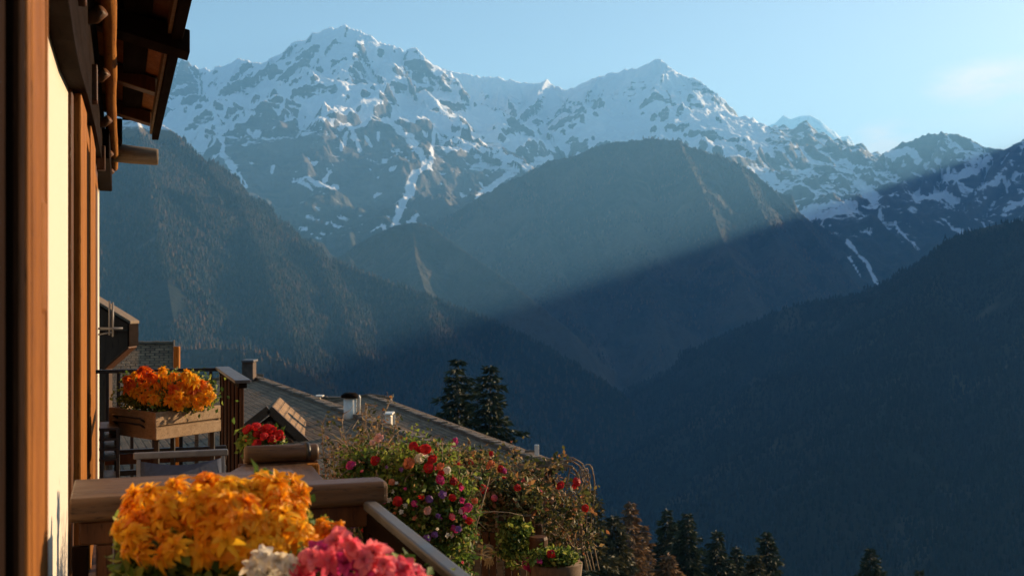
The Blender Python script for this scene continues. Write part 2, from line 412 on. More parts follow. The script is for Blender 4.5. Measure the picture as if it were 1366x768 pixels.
def f_mass(X, Y, Ug):
    wx = X + 150 * fbm(X, Y, 900, 4, 0.5, 3); wy = Y + 150 * fbm(X, Y, 900, 4, 0.5, 9)
    near = ridge_field(X, Y, MASS, FLOOR - 60)
    warp = ridge_field(wx, wy, MASS, FLOOR - 60)
    k = sstep(60, 350, near[1])
    Z = near[0] * (1 - k) + warp[0] * k; D = near[1]
    U = warp[2] + 120 * fbm(X, Y, 500, 4, 0.5, 5)
    amp = np.minimum(D, 420) / 420
    gul = 1 - np.abs(gn(U / 190.0, D / 1500.0, 21)) * 1.7
    gul2 = 1 - np.abs(gn(U / 70.0, D / 600.0, 22)) * 1.7
    Z = Z + amp * (105 * (gul - 0.8) + 50 * (gul2 - 0.8))
    Z = Z + (amp * 0.9 + 0.05) * 225 * (ridged(X, Y, 700, 7, 0.5, 31) - 0.62)
    Z = Z + 14 * (ridged(X, Y, 130, 4, 0.6, 37) - 0.5)
    Z = Z + 42 * (1 - sstep(0, 160, D)) * (ridged(X, Y * .3, 150, 4, 0.6, 38) - 0.55)
    # ledges: rock bands
    st = Z + 0.22 * X + 60 * fbm(X, Y, 700, 3, .5, 41)
    Z = Z + 13 * (ridged(st, U * 0.12, 210, 3, .5, 45) - .5) * (0.2 + amp) * sstep(-.25, .35, fbm(X, Y, 800, 3, .5, 46))
    zx, zy, sl = slope_of(Z, X, Y, Ug)
    cav = blur(Z, 10) - Z
    big = fbm(X, Y, 1500, 4, .5, 51)
    Zs = blur(Z, 5); _, _, ss = slope_of(Zs, X, Y, Ug)
    med = .55 * fbm(X, Y, 330, 5, .55, 52) + .45 * fbm(U, D * .22, 130, 5, .6, 53)
    hi = Z > 1200
    T = np.percentile(ss[hi], 77)
    face = sstep(T - .10, T + .12, ss + .45 * med + .25 * big)
    face = face * (1 - .75 * sstep(1750, 2350, Z) * (Ug > 600))
    ledge = sstep(.1, .45, np.sin((Z + .25 * X + 50 * med) / 46.0 * 2 * math.pi)) * .22
    snow = sstep(900, 1350, Z + 380 * big) * 1.0 - face * (.80 - ledge) + 0.008 * np.clip(cav, -25, 25)
    butt = ((Ug > 300) & (Ug < 560)) * sstep(1500, 1200, Z)
    snow = snow - 0.5 * butt
    right = sstep(985, 1050, Ug)
    s2 = sstep(-100, 900, Z + 600 * big) * 0.62 - 0.5 * sstep(0.75, 1.2, ss + .3 * med) + 0.02 * np.clip(cav, -30, 30) - 0.02
    snow = snow * (1 - right) + s2 * right
    gl = np.clip(cav / 7.0, 0, 1.2) * sstep(0, 500, Z) * sstep(-.2, .1, fbm(X, Y, 500, 3, .5, 61))
    snow = np.maximum(snow, gl * 0.57)
    wood_ = sstep(900, 300, Z + 300 * big) 
    # couloirs, ramps and old snow patches that hold their own shape
    PY = HORIZON - Z / Y * F; ju = Ug + 5 * fbm(X, Y, 160, 3, .6, 63); jv = PY + 5 * fbm(X, Y, 160, 3, .6, 64)
    for wdt, line in STREAKS:
        for (x0, y0), (x1, y1) in zip(line[:-1], line[1:]):
            dx, dy = x1 - x0, y1 - y0; t = np.clip(((ju - x0) * dx + (jv - y0) * dy) / (dx * dx + dy * dy), 0, 1)
            d = np.hypot(ju - x0 - t * dx, jv - y0 - t * dy) / (wdt * (1 + 1.1 * fbm(X, Y, 120, 3, .6, 65)))
            snow = np.maximum(snow, np.clip(1.1 - d * .55, 0, .74))
    return Z, {'snow': snow, 'wood': wood_}
o, _ = terrain("mountain", -150, 1560, 1500, 4800, 13600, 640, f_mass, M_ALP)

# --- far hazy peak between the ridges
FARP = [([(960, 215, 19000), (1000, 190, 19000), (1030, 166, 19000), (1045, 153, 19000), (1056, 158, 18900), (1068, 154, 18900), (1082, 153, 18900), (1093, 160, 18800), (1105, 176, 18700), (1120, 192, 18600),
         (1135, 205, 18500), (1160, 235, 18400)], 0.9, 1.0), ([(1080, 153, 18900), (1070, 200, 17800), (1060, 260, 16800)], 0.8, 1.0)]
def f_far(X, Y, Ug):
    Z, D, U = ridge_field(X, Y, FARP, FLOOR)
    a = np.minimum(D, 500) / 500
    Z = Z + (a + 0.06) * 380 * (ridged(X, Y, 1100, 6, .5, 71) - .62)
    zx, zy, sl = slope_of(Z, X, Y, Ug)
    return Z, {'snow': 0.95 - 0.45 * sstep(0.9, 1.6, sl), 'wood': np.zeros_like(Z)}
terrain("mountain", 900, 1240, 300, 15500, 20300, 220, f_far, M_ALP)

# --- rounded mid hill and its small neighbour
HILL = [([(300, 420, 6000), (400, 385, 6200), (470, 350, 6400), (540, 318, 6550), (600, 288, 6700), (640, 262, 6800), (690, 236, 6900), (735, 214, 6950), (765, 208, 7000), (800, 195, 7000), (830, 187, 7000), (850, 186, 7000),
          (868, 182, 6950), (884, 187, 6900), (905, 188, 6900), (940, 200, 6850), (985, 217, 6800), (1010, 232, 6700), (1030, 250, 6600), (1060, 284, 6400), (1100, 330, 6100),
          (1140, 378, 5800), (1180, 430, 5500), (1230, 500, 5200)], 1.2, 1.0),
        ([(700, 236, 6900), (720, 300, 6200), (745, 370, 5600), (770, 440, 5000)], 0.8, 1.0),
        ([(830, 187, 7000), (830, 250, 6400), (850, 320, 5800), (870, 400, 5200), (880, 470, 4800)], 0.8, 1.0),
        ([(905, 188, 6900), (935, 250, 6300), (965, 320, 5700), (1000, 400, 5100)], 0.85, 1.0),
        ([(985, 217, 6800), (1015, 280, 6200), (1050, 350, 5600), (1080, 420, 5100)], 0.85, 1.0),
        ([(765, 208, 7000), (770, 260, 6500), (790, 330, 5900), (800, 400, 5400)], 0.8, 1.0),
        ([(640, 262, 6800), (650, 330, 6100), (665, 400, 5500)], 0.8, 1.0)]
def f_hill(X, Y, Ug):
    wx = X + 90 * fbm(X, Y, 600, 3, .5, 83); wy = Y + 90 * fbm(X, Y, 600, 3, .5, 84)
    n = ridge_field(X, Y, HILL, FLOOR - 40); w = ridge_field(wx, wy, HILL, FLOOR - 40)
    k = sstep(40, 250, n[1]); Z = n[0] * (1 - k) + w[0] * k; D = n[1]
    a = np.minimum(D, 300) / 300
    U = w[2] + 60 * fbm(X, Y, 300, 3, .5, 85)
    g = 1 - np.abs(gn(U / 150.0, D / 1600.0, 86)) * 1.8
    Z = Z + a * 62 * (g - .6) + (a + .10) * 165 * (ridged(X, Y, 420, 6, .5, 87) - .5)
    Z = Z + 15 * fbm(X, Y, 24, 3, .6, 88) + 14 * fbm(X, Y, 90, 3, .6, 90)
    zx, zy, sl = slope_of(Z, X, Y, Ug)
    rib = sstep(0.5, 0.95, g + .4 * fbm(X, Y, 60, 3, .6, 91)) * sstep(-.05, .4, fbm(X, Y, 300, 4, .6, 89)) * sstep(0, 200, D) * .8
    return Z, {'rib': rib, 'snow': np.zeros_like(Z)}
HB, (Xh, Yh, Uh, Zh) = terrain("hill", 260, 1260, 1000, 4200, 7900, 420, f_hill, M_HILL)

KNOLL = [([(380, 400, 5100), (430, 356, 5200), (470, 330, 5250), (500, 312, 5300), (525, 301, 5300), (550, 296, 5300), (575, 302, 5250), (600, 320, 5150), (630, 342, 5050), (665, 366, 4900), (700, 392, 4750), (760, 440, 4500)], 1.0, 1.0),
         ([(550, 296, 5300), (555, 350, 4900), (575, 410, 4500)], 0.8, 1.0), ([(500, 312, 5300), (500, 360, 4950), (505, 410, 4600)], 0.8, 1.0)]
def f_knoll(X, Y, Ug):
    Z, D, U = ridge_field(X, Y, KNOLL, FLOOR - 40)
    a = np.minimum(D, 200) / 200
    Z = Z + (a + .05) * 90 * (ridged(X, Y, 350, 6, .5, 97) - .5) + 9 * fbm(X, Y, 22, 3, .6, 98)
    return Z, {'rib': sstep(0.1, .5, fbm(X, Y, 150, 4, .6, 99)) * .3, 'snow': np.zeros_like(Z)}
terrain("hill", 330, 820, 520, 4000, 5800, 240, f_knoll, M_HILL)

# --- wooded slopes with individual tree shapes as one far-off wood
def conifer_mass(name, X, Y, Z, keep, spacing_px, hmin, hmax, mat, label, seed, n_side=6):
    rng = np.random.default_rng(seed)
    idx = np.flatnonzero(keep.ravel())
    dens = spacing_px
    pick = idx[rng.random(len(idx)) < dens]
    x = X.ravel()[pick]; y = Y.ravel()[pick]; z = Z.ravel()[pick]
    n = len(pick)
    x = x + rng.normal(0, 6, n); y = y + rng.normal(0, 6, n)
    h = hmin + (hmax - hmin) * rng.random(n) ** 1.3; r = h * (0.17 + 0.1 * rng.random(n))
    ang = np.arange(n_side) * 2 * math.pi / n_side
    vs = []
    ph = rng.random(n) * 6.28
    for (zf, rf) in ((0.02, 1.0), (0.5, 0.62)):
        rr = r[:, None] * rf * (0.75 + 0.5 * rng.random((n, n_side)))
        vs.append(np.stack([x[:, None] + rr * np.cos(ang + ph[:, None]), y[:, None] + rr * np.sin(ang + ph[:, None]),
                            np.repeat((z + zf * h)[:, None], n_side, 1) + h[:, None] * .06 * rng.normal(0, 1, (n, n_side))], -1))
    top = np.stack([x, y, z + h], -1)[:, None, :]
    V = np.concatenate(vs + [top], 1)           # n, 2*ns+1, 3
    m = 2 * n_side + 1
    fs = []
    for k in range(n_side):
        k2 = (k + 1) % n_side
        fs += [(k, k2, n_side + k2), (k, n_side + k2, n_side + k), (n_side + k, n_side + k2, 2 * n_side)]
    fs = np.array(fs)
    Fc = (fs[None] + (np.arange(n) * m)[:, None, None]).reshape(-1, 3)
    tint = np.repeat(rng.random(n), m)
    o = mesh_np(name, V.reshape(-1, 3), Fc, mat, smooth=False, attrs={'tint': tint})
    return tag(o, label, "forest", None, 'stuff')

def mat_trees(name, stops):
    t = NT(name); at = t.node("ShaderNodeAttribute", attribute_name="tint")
    v = t.coords('Object', (1, 1, 1)); n = t.noise(v, 0.0045, 6, .7)
    f = t.math('ADD', t.math('MULTIPLY', at.outputs['Fac'], .45), t.math('MULTIPLY', n, .85))
    return t.base(t.ramp(f, stops), 0.9, spec=0.1)
M_FOREST = mat_trees("far_conifers", [(0.25, (0.008, 0.014, 0.009)), (0.55, (0.02, 0.028, 0.016)), (0.72, (0.04, 0.036, 0.02)), (0.88, (0.09, 0.055, 0.028))])
M_DARK = mat_trees('shaded_conifers', [(0.3, (0.005, 0.009, 0.007)), (0.6, (0.010, 0.014, 0.009)), (0.85, (0.022, 0.02, 0.013))])  # darker copy of the far conifers, valley shade put into the colour
M_FOREST2 = mat_trees("far_mixed_wood", [(0.25, (0.02, 0.028, 0.016)), (0.5, (0.04, 0.04, 0.025)), (0.72, (0.10, 0.065, 0.035)), (0.88, (0.16, 0.09, 0.045))])

LEFT = [([(-100, 60, 4700), (60, 105, 4600), (130, 135, 4550), (180, 150, 4500), (215, 165, 4450), (235, 178, 4420), (250, 195, 4400), (270, 213, 4380), (295, 243, 4330), (320, 265, 4280), (350, 290, 4220),
          (385, 316, 4150), (425, 338, 4080), (470, 358, 4000), (520, 377, 3920), (570, 395, 3820), (620, 413, 3740), (680, 440, 3620), (740, 470, 3500), (820, 520, 3350)], 1.15, 1.0),
        ([(180, 150, 4500), (200, 230, 4000), (215, 320, 3450), (230, 420, 2900), (250, 500, 2600)], 0.7, 1.0),
        ([(320, 265, 4280), (345, 330, 3800), (370, 400, 3300), (400, 480, 2850)], 0.7, 1.0),
        ([(425, 338, 4080), (450, 400, 3600), (480, 470, 3150), (520, 540, 2750)], 0.7, 1.0),
        ([(570, 395, 3820), (580, 450, 3400), (610, 510, 3000), (640, 570, 2700)], 0.7, 1.0),
        ([(60, 105, 4600), (80, 220, 3900), (90, 350, 3100)], 0.7, 1.0)]
def f_left(X, Y, Ug):
    wx = X + 60 * fbm(X, Y, 400, 3, .5, 103); wy = Y + 60 * fbm(X, Y, 400, 3, .5, 104)
    n = ridge_field(X, Y, LEFT, FLOOR - 40); w = ridge_field(wx, wy, LEFT, FLOOR - 40)
    k = sstep(30, 200, n[1]); Z = n[0] * (1 - k) + w[0] * k; D = n[1]
    a = np.minimum(D, 200) / 200
    Z = Z + (a + .03) * 110 * (ridged(X, Y, 330, 6, .5, 107) - .5)
    g = 1 - np.abs(gn((w[2] + 40 * fbm(X, Y, 200, 3, .5, 108)) / 110.0, D / 900.0, 109)) * 1.8
    Z = Z + a * 26 * (g - .6)
    hi = sstep(560, 640, Z)
    return Z, {'rib': hi * .8 + sstep(0.28, 0.6, fbm(X, Y, 260, 4, .6, 110)) * (1 - hi) * .7, 'snow': sstep(600, 690, Z) * .6 + 0 * Z}
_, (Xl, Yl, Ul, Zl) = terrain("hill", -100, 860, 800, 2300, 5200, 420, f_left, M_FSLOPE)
bare = fbm(Xl, Yl, 260, 4, .6, 110)
scree = np.exp(-((Ul - 222) / 26.0) ** 2 - (((HORIZON - Zl / Yl * F) - 405) / 32.0) ** 2)
keep = (Zl < 620 + 60 * fbm(Xl, Yl, 120, 3, .5, 5)) & (bare < 0.33) & (Zl > FLOOR) & (Ul > 90) & (Ul < 840) & (Yl < 4750) & (scree < .4)
conifer_mass("forest", Xl, Yl, Zl, keep, 0.34, 11, 21, M_FOREST, "dense dark forest covering the steep left mountainside", 5)

RIGHT = [([(780, 548, 4300), (820, 528, 4200), (860, 508, 4100), (900, 490, 4000), (940, 467, 3920), (970, 447, 3850), (1000, 431, 3800), (1030, 417, 3750), (1060, 407, 3700), (1100, 399, 3650), (1140, 393, 3600), (1172, 388, 3550), (1190, 374, 3520),
           (1210, 362, 3500), (1232, 348, 3450), (1250, 332, 3430), (1272, 316, 3400), (1300, 306, 3350), (1330, 299, 3320), (1366, 293, 3300), (1420, 286, 3250), (1520, 270, 3200), (1700, 240, 3100)], 0.85, 1.0),
         ([(1000, 431, 3800), (980, 490, 3400), (950, 550, 3050), (930, 610, 2750)], 0.62, 1.0),
         ([(1140, 393, 3600), (1110, 460, 3150), (1080, 530, 2750), (1060, 600, 2450)], 0.62, 1.0),
         ([(1272, 316, 3400), (1240, 400, 2900), (1210, 490, 2450), (1190, 590, 2050)], 0.62, 1.0),
         ([(1366, 293, 3300), (1380, 400, 2750), (1390, 510, 2250), (1400, 640, 1800)], 0.62, 1.0)]
def f_right(X, Y, Ug):
    wx = X + 50 * fbm(X, Y, 400, 3, .5, 123); wy = Y + 50 * fbm(X, Y, 400, 3, .5, 124)
    n = ridge_field(X, Y, RIGHT, FLOOR - 40); w = ridge_field(wx, wy, RIGHT, FLOOR - 40)
    k = sstep(30, 200, n[1]); Z = n[0] * (1 - k) + w[0] * k; D = n[1]
    a = np.minimum(D, 200) / 200
    Z = Z + (a + .02) * 90 * (ridged(X, Y, 330, 6, .5, 127) - .5)
    return Z, {'rib': sstep(0.2, 0.5, fbm(X, Y, 260, 4, .6, 130)) * .5, 'snow': np.zeros_like(Z)}
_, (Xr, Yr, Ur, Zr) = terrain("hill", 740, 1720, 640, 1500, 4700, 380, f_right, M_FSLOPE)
keep = (fbm(Xr, Yr, 300, 4, .6, 130) < .38) & (Zr > FLOOR) & (Ur < 1420) & (Yr < 4450)
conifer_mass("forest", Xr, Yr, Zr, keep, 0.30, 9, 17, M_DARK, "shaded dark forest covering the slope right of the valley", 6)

keep = (Yh < 7050) & (Zh > -300) & (fbm(Xh, Yh, 260, 4, .6, 92) < -.02) & (Uh > 540) & (Uh < 1190)
conifer_mass("forest", Xh, Yh, Zh, keep, 0.13, 12, 24, M_FOREST2, "thin dark forest on the rounded hill in the middle of the valley", 7, 5)

FOOT = [([(100, 470, 2450), (180, 462, 2450), (240, 456, 2440), (300, 453, 2420), (340, 457, 2400), (370, 467, 2380), (400, 482, 2350), (430, 500, 2320), (470, 530, 2280), (520, 575, 2220)], 1.0, 1.0)]
def f_foot(X, Y, Ug):
    Z, D, U = ridge_field(X, Y, FOOT, FLOOR - 40)
    a = np.minimum(D, 80) / 80
    return Z - 16 + (a + .1) * 40 * (ridged(X, Y, 130, 5, .5, 137) - .5), {'rib': 0.5 + 0 * Z, 'snow': 0 * Z}
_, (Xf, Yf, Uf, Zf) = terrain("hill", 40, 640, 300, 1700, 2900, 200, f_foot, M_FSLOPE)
conifer_mass("forest", Xf, Yf, Zf, (Yf < 2650) & (Zf > FLOOR), 0.25, 9, 18, M_FOREST2, "autumn brown wood on the low knoll behind the rooftops", 8, 6)

# --- high unseen ridge on the sun's side, shaped so its shade fills the valley
def shade_z(X, Y): return 0.34 * X - 0.024 * Y
def f_sunside(X, Y, Ug):
    Xc = 5600 + 220 * np.sin(Y / 2300.0) + 150 * fbm(Y, Y * 0, 1500, 3, .5, 141)
    jag = 70 * fbm(Y, Y * 0 + 3, 900, 5, .55, 142)
    zc = shade_z(Xc, Y) + jag - 420 * sstep(4650, 4350, Y) + 70  # crest lowered at the near end so sun reaches the foreground
    Z = np.maximum(zc - 0.85 * np.abs(X - Xc), FLOOR - 40)
    a = np.minimum(np.abs(X - Xc), 400) / 400
    Z = Z + a * 250 * (ridged(X, Y, 800, 6, .5, 143) - .5)
    zx, zy, sl = sl3 = (0, 0, 0.9)
    return Z, {'snow': sstep(900, 1500, Z) * .8, 'wood': sstep(900, 500, Z)}
def sunside():
    x = np.linspace(3000, 8200, 200); y = np.linspace(-1500, 14500, 420)
    Xg, Yg = np.meshgrid(x, y); Z, att = f_sunside(Xg, Yg, None)
    # keep it out of the photograph's frame: it dips to the valley floor towards the view
    Z = np.where(Xg / np.maximum(Yg, 1) < 0.0, Z, Z)
    v = np.stack([Xg, Yg, Z], -1).reshape(-1, 3)
    i = np.arange(419)[:, None] * 200 + np.arange(199)[None, :]
    f = np.stack([i, i + 1, i + 201, i + 200], -1).reshape(-1, 4)
    o = mesh_np("mountain", v, f, M_ALP, attrs={k: a.ravel() for k, a in att.items()}); o['kind'] = 'structure'
sunside()

# --- ground: village slope falling to the valley floor
def ground_z(x, y):
    r = y * 0.9 + np.abs(x) * 0.12
    return np.maximum(-6.3 - 0.36 * np.maximum(r, -40), FLOOR)
def make_ground():
    ys = np.concatenate([np.linspace(-120, 60, 90), np.geomspace(62, 21500, 260)])
    xs = np.concatenate([-np.geomspace(21500, 62, 130), np.linspace(-60, 60, 60), np.geomspace(62, 21500, 130)])
    Xg, Yg = np.meshgrid(xs, ys)
    far = sstep(30, 400, Yg)
    Z = ground_z(Xg, Yg) + far * 14 * fbm(Xg, Yg, 260, 5, .5, 151) + 0.25 * fbm(Xg, Yg, 7, 4, .5, 152)
    v = np.stack([Xg, Yg, Z], -1).reshape(-1, 3)
    nx = len(xs); i = np.arange(len(ys) - 1)[:, None] * nx + np.arange(nx - 1)[None, :]
    f = np.stack([i, i + 1, i + 1 + nx, i + nx], -1).reshape(-1, 4)
    t = NT("meadow_ground"); c = t.coords('Object')
    n1 = t.noise(c, 0.012, 8, .6); n2 = t.noise(c, 1.5, 8, .7)
    col = t.ramp(n1, [(0.4, (0.02, 0.032, 0.014)), (0.55, (0.045, 0.055, 0.022)), (0.66, (0.10, 0.095, 0.05))])
    col = t.mix(t.math('MULTIPLY', n2, .5), col, (0.03, 0.025, 0.012))
    t.bump(n2, .6, .05)
    o = mesh_np("ground", v, f, t.base(col, .95, spec=.1)); o['kind'] = 'structure'
make_ground()

# --- haze
def make_haze():
    mb = MB().box(-22000, 22000, -22000, 22000, FLOOR - 45, 2950)
    t = NT("valley_haze"); t.n.remove(t.bsdf)
    pv = t.node("ShaderNodeVolumePrincipled")
    pv.inputs['Color'].default_value = (0.22, 0.57, 1.0, 1)
    pv.inputs['Density'].default_value = 6.2e-5
    pv.inputs['Anisotropy'].default_value = 0.2
    t.link(pv.outputs[0], t.out.inputs['Volume'])
    o = mb.build("haze", t.m); tag(o, "pale blue haze filling the valley air", "haze", None, 'stuff')
    t.m.cycles.homogeneous_volume = True if hasattr(t.m.cycles, 'homogeneous_volume') else True
make_haze()
# ------------------------------------------------------------------ foreground materials
WOOD_ORANGE = wood("honey_timber", (0.19, 0.062, 0.010), (0.45, 0.18, 0.032), (26, 26, 2.2), .7, spec=.1)
WOOD_ORANGE_H = wood("honey_boards", (0.22, 0.075, 0.012), (0.48, 0.20, 0.04), (26, 2.2, 26), .7, spec=.1)
WOOD_BROWN = wood("brown_timber", (0.06, 0.021, 0.007), (0.15, 0.056, 0.018), (26, 26, 2.2), .55)
WOOD_DARK = wood("dark_stained_timber_and_shade", (0.006, 0.0028, 0.0015), (0.018, 0.008, 0.004), (26, 2.2, 26), .88, spec=.04)  # dark stained parts; on the eaves plate the tone stands in for shade
WOOD_DARK_V = wood("dark_stained_boards", (0.008, 0.0035, 0.002), (0.026, 0.011, 0.005), (26, 26, 2.2), .88, spec=.04)
WOOD_RAIL = wood("weathered_rail_timber", (0.055, 0.025, 0.010), (0.18, 0.092, 0.040), (2.2, 26, 26), .5, .25, .12)
WOOD_RAIL_L = wood("weathered_rail_timber_lengthwise", (0.045, 0.020, 0.009), (0.13, 0.066, 0.030), (26, 2.2, 26), .5, .25, .15)
WOOD_GREY = wood("sun_bleached_timber", (0.12, 0.08, 0.05), (0.30, 0.21, 0.13), (2.2, 30, 30), .7, .35, .4)
WOOD_PLANTER = wood("planter_boards", (0.25, 0.15, 0.075), (0.44, 0.29, 0.16), (2.5, 30, 30), .7, .3, .1)
WOOD_HOUSE = wood("village_dark_boards", (0.05, 0.024, 0.012), (0.12, 0.058, 0.028), (5, 5, .6), .7)

def plain(name, c, rough=.6, metal=0.0, var=.25, scale=9, bump=.15, bd=.003):
    t = NT(name); v = t.coords('Object'); n = t.noise(v, scale, 8, .65)
    col = t.mix(t.ramp(n, [(.35, (0, 0, 0)), (.7, (1, 1, 1))]), tuple(a * (1 - var) for a in c), tuple(min(1, a * (1 + var)) for a in c))
    t.bump(n, bump, bd)
    return t.base(col, t.ramp(n, [(.3, (max(0, rough - .12),) * 3), (.7, (min(1, rough + .12),) * 3)]), metal)
PLASTER = plain("cream_render", (0.60, 0.52, 0.42), .9, 0, .05, 40, .5, .003)
IRON = plain("dark_painted_iron", (0.022, 0.018, 0.016), .45, .3, .3, 30)
GREYMETAL = plain("grey_metal", (0.14, 0.13, 0.13), .5, .3, .2, 20)
LEAD = plain("grey_cap_metal", (0.10, 0.09, 0.088), .5, .2, .25, 12)
WHITEMETAL = plain("pale_enamel", (0.66, 0.60, 0.50), .4, .1, .12, 12)
FABRIC = plain("dark_blue_fabric", (0.035, 0.045, 0.075), .9, 0, .3, 60, .3)
BRICK = plain("sooty_chimney_render", (0.10, 0.065, 0.045), .9, 0, .4, 7, .5, .02)
STRAW = plain("straw_rope", (0.45, 0.30, 0.13), .9, 0, .3, 90, .4)
TERRACOTTA = plain("terracotta", (0.36, 0.15, 0.07), .8, 0, .2, 14)
SOIL = plain("potting_soil", (0.03, 0.02, 0.013), 1, 0, .5, 60, .8, .01)
STONE = plain("terrace_stone", (0.18, 0.16, 0.14), .9, 0, .35, 3, .6, .02)

def shingle_mat(name, c1, c2):
    t = NT(name); v = t.coords('Object')
    b = t.node("ShaderNodeTexBrick"); t.link(v, b.inputs['Vector'])
    b.inputs['Scale'].default_value = 1.0; b.inputs['Brick Width'].default_value = .24; b.inputs['Row Height'].default_value = .15
    b.inputs['Mortar Size'].default_value = .02; b.inputs['Mortar Smooth'].default_value = .4; b.offset = .5
    b.inputs['Color1'].default_value = (*c1, 1); b.inputs['Color2'].default_value = (*c2, 1); b.inputs['Mortar'].default_value = (.02, .016, .013, 1)
    n = t.noise(v, .8, 8, .65); n2 = t.noise(v, 14, 6, .7)
    col = t.mix(t.ramp(n, [(.35, (0, 0, 0)), (.7, (.75,) * 3)]), b.outputs['Color'], (.40, .25, .14))
    col = t.mix(t.math('MULTIPLY', n2, .6), col, (.03, .02, .012))
    sp = t.node("ShaderNodeSeparateXYZ"); t.link(v, sp.inputs[0])
    row = t.math('FRACT', t.math('DIVIDE', sp.outputs[1], .15))
    h = t.math('ADD', t.math('SUBTRACT', t.math('MULTIPLY', n2, .7), b.outputs['Fac']), row)
    t.bump(h, 1.0, .05)
    return t.base(col, .85, spec=.25)
SHINGLE = shingle_mat("weathered_shingles", (0.42, 0.25, 0.13), (0.19, 0.11, 0.06))

def leafmat(name, stops, trans=.35, rough=.6, attr='tint'):
    t = NT(name); at = t.node("ShaderNodeAttribute", attribute_name=attr)
    c = t.ramp(at.outputs['Fac'], stops)
    t.base(c, rough, spec=.3)
    tr = t.node("ShaderNodeBsdfTranslucent"); t.link(c, tr.inputs['Color'])
    m = t.node("ShaderNodeMixShader"); m.inputs[0].default_value = trans
    t.link(t.bsdf.outputs[0], m.inputs[1]); t.link(tr.outputs[0], m.inputs[2]); t.link(m.outputs[0], t.out.inputs['Surface'])
    return t.m
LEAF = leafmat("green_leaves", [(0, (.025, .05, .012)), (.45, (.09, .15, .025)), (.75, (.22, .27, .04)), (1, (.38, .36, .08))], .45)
LEAF_DARK = leafmat("dull_vine_leaves", [(0, (.02, .03, .012)), (.4, (.08, .09, .025)), (.68, (.19, .15, .045)), (.85, (.26, .09, .04)), (1, (.40, .30, .11))], .45)
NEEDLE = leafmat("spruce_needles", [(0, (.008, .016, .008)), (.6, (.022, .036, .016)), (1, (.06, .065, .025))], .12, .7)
NEEDLE_OLIVE = leafmat("olive_needles", [(0, (.015, .022, .01)), (.6, (.045, .045, .018)), (1, (.11, .085, .03))], .15, .7)
NEEDLE_TAN = leafmat("autumn_larch_needles", [(0, (.05, .03, .014)), (.6, (.15, .08, .035)), (1, (.28, .16, .07))], .2, .8)
BARK = plain("bark", (0.07, 0.045, 0.03), .95, 0, .4, 5, .8, .02)
TWIG = plain("dry_twig", (0.26, 0.17, 0.095), .9, 0, .35, 30, .3)
def petalmat(name, c1, c2, trans=.48):
    t = NT(name); v = t.coords('Object'); n = t.noise(v, 38, 5, .6)
    at = t.node("ShaderNodeAttribute", attribute_name='tint')
    oi = t.node("ShaderNodeObjectInfo")
    f = t.math('ADD', t.math('MULTIPLY', at.outputs['Fac'], .6), t.math('MULTIPLY', oi.outputs['Random'], .5))
    c = t.ramp(t.math('ADD', f, t.math('MULTIPLY', t.math('SUBTRACT', n, .5), .5)), [(.1, c1), (.9, c2)])
    t.base(c, .5, spec=.3)
    tr = t.node("ShaderNodeBsdfTranslucent"); t.link(c, tr.inputs['Color'])
    m = t.node("ShaderNodeMixShader"); m.inputs[0].default_value = trans
    t.link(t.bsdf.outputs[0], m.inputs[1]); t.link(tr.outputs[0], m.inputs[2]); t.link(m.outputs[0], t.out.inputs['Surface'])
    return t.m
PET = {'orange': petalmat("orange_petals", (.82, .20, .006), (.95, .46, .014)),
       'amber': petalmat("amber_petals", (.88, .32, .008), (.97, .60, .03)),
       'flame': petalmat("flame_petals", (.62, .05, .01), (.88, .24, .015)),
       'pink': petalmat("pink_petals", (.72, .05, .12), (.92, .24, .28)),
       'magenta': petalmat("magenta_petals", (.40, .015, .12), (.72, .07, .28)),
       'red': petalmat("red_petals", (.38, .006, .008), (.66, .02, .02)),
       'white': petalmat("white_petals", (.72, .64, .5), (.88, .84, .75)),
       'violet': petalmat("violet_petals", (.16, .05, .22), (.34, .14, .42)),
       'salmon': petalmat("salmon_petals", (.55, .12, .05), (.75, .28, .12)),
       'blush': petalmat("blush_petals", (.6, .3, .26), (.8, .52, .45))}

# ------------------------------------------------------------------ flower, leaf and tree builders
rnd = random.Random(11)
def petal(L, Wd, e0, curl, cup, az, z0=0.0, rr=None, nl=5):
    """strip of a petal: starts at elevation e0, bends by curl (rad) towards its tip"""
    vs, fs = [], []
    p = Vector((0.0, 0.0)); e = e0; pts = [(0, 0, e0)]
    for i in range(nl):
        e = e0 - curl * (i + .5) / nl
        p = p + Vector((math.cos(e), math.sin(e))) * (L / nl); pts.append((p.x, p.y, e))
    for i, (r, z, e) in enumerate(pts):
        t = i / nl
        w = Wd * (math.sin(math.pi * min(1, .12 + .88 * t) ** .85) ** .7 if t < 1 else .12)
        for k in (-1, 0, 1):
            side = k * w / 2; lift = cup * abs(k) * w * .5
            x, y, zz = r - math.sin(e) * lift, side, z + math.cos(e) * lift
            ca, sa = math.cos(az), math.sin(az)
            vs.append((x * ca - y * sa, x * sa + y * ca, zz + z0))
    for i in range(nl):
        for k in range(2):
            a = i * 3 + k; fs.append((a, a + 1, a + 4, a + 3))
    return vs, fs
